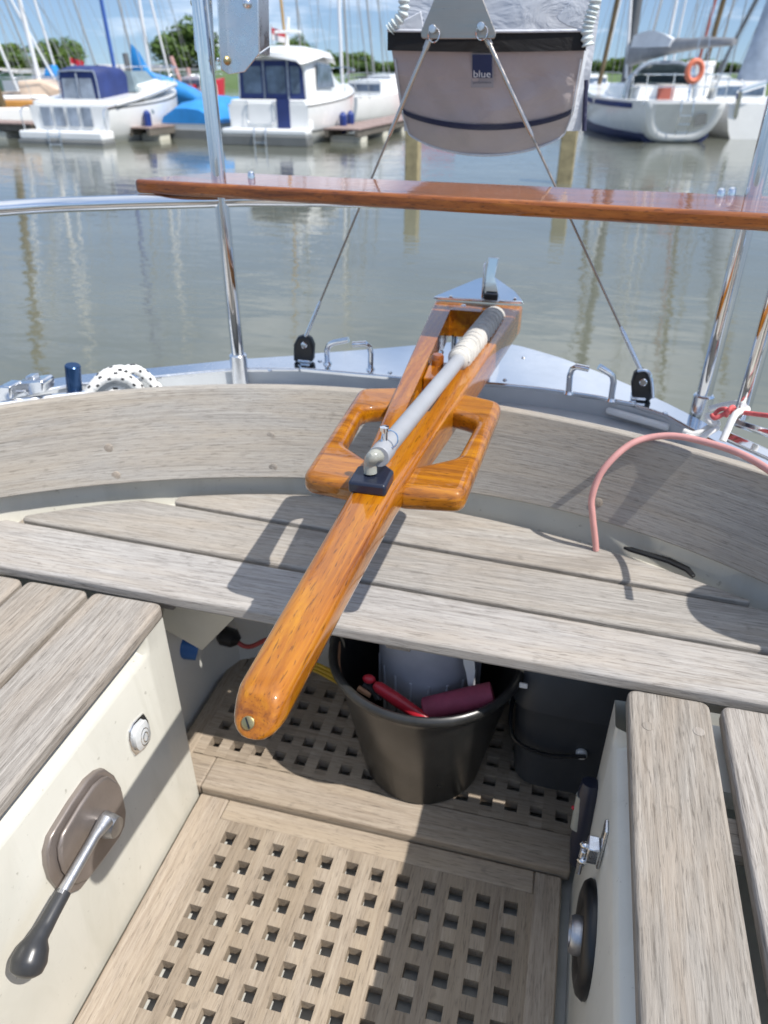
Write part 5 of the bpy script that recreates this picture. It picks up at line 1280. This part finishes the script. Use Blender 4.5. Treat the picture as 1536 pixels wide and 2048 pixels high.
# pink timbers, short pile, flags
q=at(362,42); m=MB(); m.tube([q+Vector((0,0,1.0)),q+Vector((-.45,0,2.35))],.10,8); m.tube([q+Vector((.5,0,1.0)),q+Vector((.35,0,1.9))],.10,8); solo(m,'sheer_legs',M['pinkw'],'two faded pink timber spars leaning behind the blue tarpaulin boat','spar')
q=at(257,40); m=MB(); m.tube([q+Vector((.1,0,0)),q+Vector((-.05,0,2.45))],.13,8); solo(m,'pile',M['mastd'],'dark timber pile standing before the pale green shed','pile')
for u,v,D,la in ((143,115,36,'small red and white flag above the navy canopy'),(548,55,34,'red and white pennant flying above the hard top')):
    c=at(u,D,zof(v,D,u)); fl_=thing('flag',la,'flag',c)
    side=Vector((math.cos(YAW),math.sin(YAW),0))
    for k,(mt) in enumerate(('red','flagw')):
        m=MB(); rows=[[c+side*(.5*i/6)+Vector((0,.05*math.sin(i*1.4),-.2*k-.2*j-.12*i/6)) for i in range(7)] for j in (0,1)]
        m.loft(rows,False,False); m.loft([[p+Vector((0,.012,0)) for p in r] for r in rows],False,False); m.build('stripe',M[mt],fl_)
    m=MB(); m.tube([c+Vector((0,0,.1)),c+Vector((0,0,-1.6))],.02,6); m.build('staff',M['mastg'],fl_)
# ---- long green shed on the bank
def shed(label,u0,u1,D,vb,vt,vr):
    a=at(u0,D);b=at(u1,D+4); zb=zof(vb,D); zt=zof(vt,D); zr=zof(vr,D)
    s=thing('shed',label,'shed',((a.x+b.x)/2,(a.y+b.y)/2,zb)); d=(b-a); d.z=0; l=d.length; d.normalize(); n_=Vector((-d.y,d.x,0))
    A=Vector((a.x,a.y,zb));B=Vector((b.x,b.y,zb)); up=Vector((0,0,1))
    m=MB(); m.prism([A,B,B+up*(zt-zb),A+up*(zt-zb)],n_*9); m.build('wall',M['shed_wall'],s)
    m=MB(); o=up*(zt-zb+.01); m.loft([[A+o-n_*.5-d*.5,B+o-n_*.5+d*.5],[A+o+up*(zr-zt)+n_*4.5-d*.5,B+o+up*(zr-zt)+n_*4.5+d*.5],[A+o+n_*9.5-d*.5,B+o+n_*9.5+d*.5]],False,False)
    m.prism([A+o-n_*.5-d*.5,B+o-n_*.5+d*.5,B+o-n_*.5+d*.5+up*.25,A+o-n_*.5-d*.5+up*.25],-n_*.1); m.build('roof',M['shed_roof'],s)
    k=int(l/3.4)
    for i in range(k):
        p=A+d*((i+.5)*l/k)-n_*.03; m=MB(); w=.9; z0=.35*(zt-zb); z1=.75*(zt-zb)
        m.prism([p+d*-w+up*z0,p+d*w+up*z0,p+d*w+up*z1,p+d*-w+up*z1],-n_*.05); m.build('window',M['shed_dark'],s)
shed('long pale green shed with light roof on the far bank at the left',35,125,86,178,146,133)
shed('long pale green shed with light roof on the far bank between the two cruisers',236,420,90,180,142,129)
# ---- trees
def crown_mesh(name,seed,nclump,nleaf,leaf,mat):
    rg=random.Random(seed); V=[];F=[]
    for c in range(nclump):
        while True:
            p=Vector((rg.uniform(-1,1),rg.uniform(-1,1),rg.uniform(-1,1)))
            if p.length<1: break
        p=Vector((p.x*.80,p.y*.80,p.z*.72+ .03)); 
        if p.z<-.2: p.x*=.85; p.y*=.85
        r=rg.uniform(.16,.30)
        for k in range(nleaf):
            d=Vector((rg.gauss(0,1),rg.gauss(0,1),rg.gauss(0,1))).normalized()*r*rg.uniform(.55,1.0)
            q=p+d; s=leaf*rg.uniform(.6,1.35)
            n_=(d.normalized()+Vector((rg.uniform(-.6,.6),rg.uniform(-.6,.6),rg.uniform(-.2,.9)))).normalized()
            e1=n_.orthogonal().normalized(); a=rg.uniform(0,6.28); e2=n_.cross(e1); f1=e1*math.cos(a)+e2*math.sin(a); f2=n_.cross(f1)
            i=len(V); V+=[tuple(q-f1*s),tuple(q-f2*s*.55),tuple(q+f1*s),tuple(q+f2*s*.55)]; F.append((i,i+1,i+2,i+3))
    me=bpy.data.meshes.new(name); me.from_pydata(V,[],F); me.materials.append(mat); return me
CM=[crown_mesh('crown',5+i,[78,95,70,88][i],95,.055,M['leaf'] if i%2==0 else M['leaf2']) for i in range(4)]
def trunk_mesh():
    m=MB(); m.tube([(0,0,0),(.01,0,.4),(0,.02,.9)],[.055,.042,.02],8)
    for k in range(6):
        a=k*1.05; m.tube([(0,0,.35+.06*k),(.16*math.cos(a),.16*math.sin(a),.6+.05*k),(.34*math.cos(a),.34*math.sin(a),.8+.04*k)],[.025,.016,.006],6)
    me=bpy.data.meshes.new('trunk'); me.from_pydata([tuple(p) for p in m.v],[],m.f); me.materials.append(M['bark']); return me
TM=trunk_mesh()
def tree(k,label,u,D,vtop,wpx,vbase=176,asp=1.0):
    zt=zof(vtop,D,u); g=at(u,D,WZ+1.2); w=wpx/1700*D*1.18; H=zt-g.z
    t=thing('tree',label,'tree',g,'trees on the far bank'); ch=min(H*.56,H-.5)
    o=bpy.data.objects.new('crown',CM[k%4]); COL.objects.link(o); o.parent=t; o.location=(0,0,H-ch*.98); o.scale=(w/2/.93,w/2/.93*.9,ch); o.rotation_euler=(0,0,k*1.3)
    o=bpy.data.objects.new('trunk',TM); COL.objects.link(o); o.parent=t; o.scale=(H*.8,H*.8,H*.85)
trees=[('wide dark tree at the left edge of the far bank',14,92,76,120),('smaller tree between the left edge tree and the round tree',58,118,118,60),('round tree behind the broad white mast',125,96,66,92),
 ('tall broad tree left of the left rail post',382,94,26,124),('low tree behind the blue peaked cover',330,120,122,46),('round tree above the hard top of the cruiser',592,105,66,78),('tree just right of the equipment bracket',545,98,80,60),
 ('wide tree right of the hard top cruiser',660,108,98,90),('round tree behind the white mast with spreaders',708,112,96,74),('dark bushy tree left of the bag',742,100,120,66),('tree half hidden by the left edge of the bag',792,110,118,70),
 ('low tree just right of the bag flap',1200,120,118,70),('bushy tree left of the dark grey mast',1238,112,110,60),('low tree under the grey sail cover',1310,125,122,90),('tree behind the lifebuoy yacht',1385,118,112,80),('low tree right of the white tank',1452,122,120,90),('low tree at the right edge of the far bank',1530,116,116,90),
 ('low hedge tree behind the first shed',195,124,132,80),('low hedge tree behind the second shed',268,126,128,90)]
for k,a in enumerate(trees): tree(k,*a)
# ---- sky, sun, camera
SUN=Vector((.66,-.235,1.0)).normalized()
sl=bpy.data.lights.new('sun','SUN'); sl.energy=3.5; sl.angle=R_(.53); sl.color=(1,.955,.89)
so=bpy.data.objects.new('sun',sl); COL.objects.link(so); so.rotation_euler=SUN.to_track_quat('Z','Y').to_euler(); so.location=(3,-1,6)
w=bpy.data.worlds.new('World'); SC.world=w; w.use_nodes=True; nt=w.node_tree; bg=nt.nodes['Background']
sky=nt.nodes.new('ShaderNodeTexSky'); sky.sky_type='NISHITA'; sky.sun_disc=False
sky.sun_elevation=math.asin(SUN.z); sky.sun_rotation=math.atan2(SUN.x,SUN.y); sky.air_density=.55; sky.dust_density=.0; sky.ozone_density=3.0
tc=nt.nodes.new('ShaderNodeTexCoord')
# cloud layer projected on a plane; unseen zenith cover added to fill the shade
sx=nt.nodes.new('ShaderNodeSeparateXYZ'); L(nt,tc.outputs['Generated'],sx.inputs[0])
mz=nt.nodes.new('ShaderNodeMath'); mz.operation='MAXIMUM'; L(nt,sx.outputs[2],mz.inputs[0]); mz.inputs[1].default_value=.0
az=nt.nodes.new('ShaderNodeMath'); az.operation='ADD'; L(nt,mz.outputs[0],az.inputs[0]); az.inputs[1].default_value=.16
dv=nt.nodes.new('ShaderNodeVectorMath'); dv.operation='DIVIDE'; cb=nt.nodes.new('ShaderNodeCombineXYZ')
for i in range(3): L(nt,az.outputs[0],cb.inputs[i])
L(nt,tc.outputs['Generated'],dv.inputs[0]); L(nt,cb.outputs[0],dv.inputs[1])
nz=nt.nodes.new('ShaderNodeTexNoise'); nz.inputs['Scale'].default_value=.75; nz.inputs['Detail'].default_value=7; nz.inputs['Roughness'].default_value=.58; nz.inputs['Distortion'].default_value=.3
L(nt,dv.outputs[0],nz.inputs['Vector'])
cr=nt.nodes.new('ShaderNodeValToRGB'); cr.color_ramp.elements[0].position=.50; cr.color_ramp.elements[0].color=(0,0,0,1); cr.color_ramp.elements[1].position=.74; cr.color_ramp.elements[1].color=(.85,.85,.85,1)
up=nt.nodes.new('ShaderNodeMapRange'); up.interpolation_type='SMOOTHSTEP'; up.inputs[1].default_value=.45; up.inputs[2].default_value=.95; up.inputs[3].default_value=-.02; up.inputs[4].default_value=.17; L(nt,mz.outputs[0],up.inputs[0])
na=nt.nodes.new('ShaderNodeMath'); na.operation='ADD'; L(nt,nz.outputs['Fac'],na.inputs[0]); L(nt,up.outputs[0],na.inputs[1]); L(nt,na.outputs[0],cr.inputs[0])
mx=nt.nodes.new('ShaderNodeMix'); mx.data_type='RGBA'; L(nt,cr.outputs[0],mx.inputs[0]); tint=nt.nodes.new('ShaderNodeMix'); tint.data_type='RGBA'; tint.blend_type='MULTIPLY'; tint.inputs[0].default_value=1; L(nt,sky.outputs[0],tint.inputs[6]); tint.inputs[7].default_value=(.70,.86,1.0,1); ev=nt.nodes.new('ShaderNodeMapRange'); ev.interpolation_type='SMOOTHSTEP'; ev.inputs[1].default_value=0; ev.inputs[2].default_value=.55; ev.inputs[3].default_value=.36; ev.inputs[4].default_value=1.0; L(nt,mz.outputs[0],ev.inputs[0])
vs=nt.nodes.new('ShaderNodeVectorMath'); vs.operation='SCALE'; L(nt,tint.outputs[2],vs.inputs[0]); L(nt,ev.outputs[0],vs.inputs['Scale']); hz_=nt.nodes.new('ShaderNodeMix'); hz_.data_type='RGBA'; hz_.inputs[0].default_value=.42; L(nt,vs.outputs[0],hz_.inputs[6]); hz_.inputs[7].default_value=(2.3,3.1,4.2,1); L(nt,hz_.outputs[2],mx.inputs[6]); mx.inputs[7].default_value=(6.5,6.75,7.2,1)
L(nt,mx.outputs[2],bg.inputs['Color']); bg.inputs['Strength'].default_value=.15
cam=bpy.data.cameras.new('camera'); co=bpy.data.objects.new('camera',cam); COL.objects.link(co)
co.location=(0,0,CAMZ); co.rotation_euler=(math.pi/2-PITCH,0,YAW)
cam.sensor_fit='VERTICAL'; cam.sensor_height=36; cam.lens=FPX/2048*36; cam.clip_start=.02; cam.clip_end=3000
cam.dof.use_dof=True; cam.dof.focus_distance=.80; cam.dof.aperture_fstop=cam.lens/4.0; cam.dof.aperture_blades=7
SC.camera=co
SC.render.resolution_x=768; SC.render.resolution_y=1024
SC.view_settings.view_transform='Standard'; SC.view_settings.look='None'; SC.view_settings.gamma=1; SC.view_settings.use_curve_mapping=False
SC.view_settings.exposure=.66
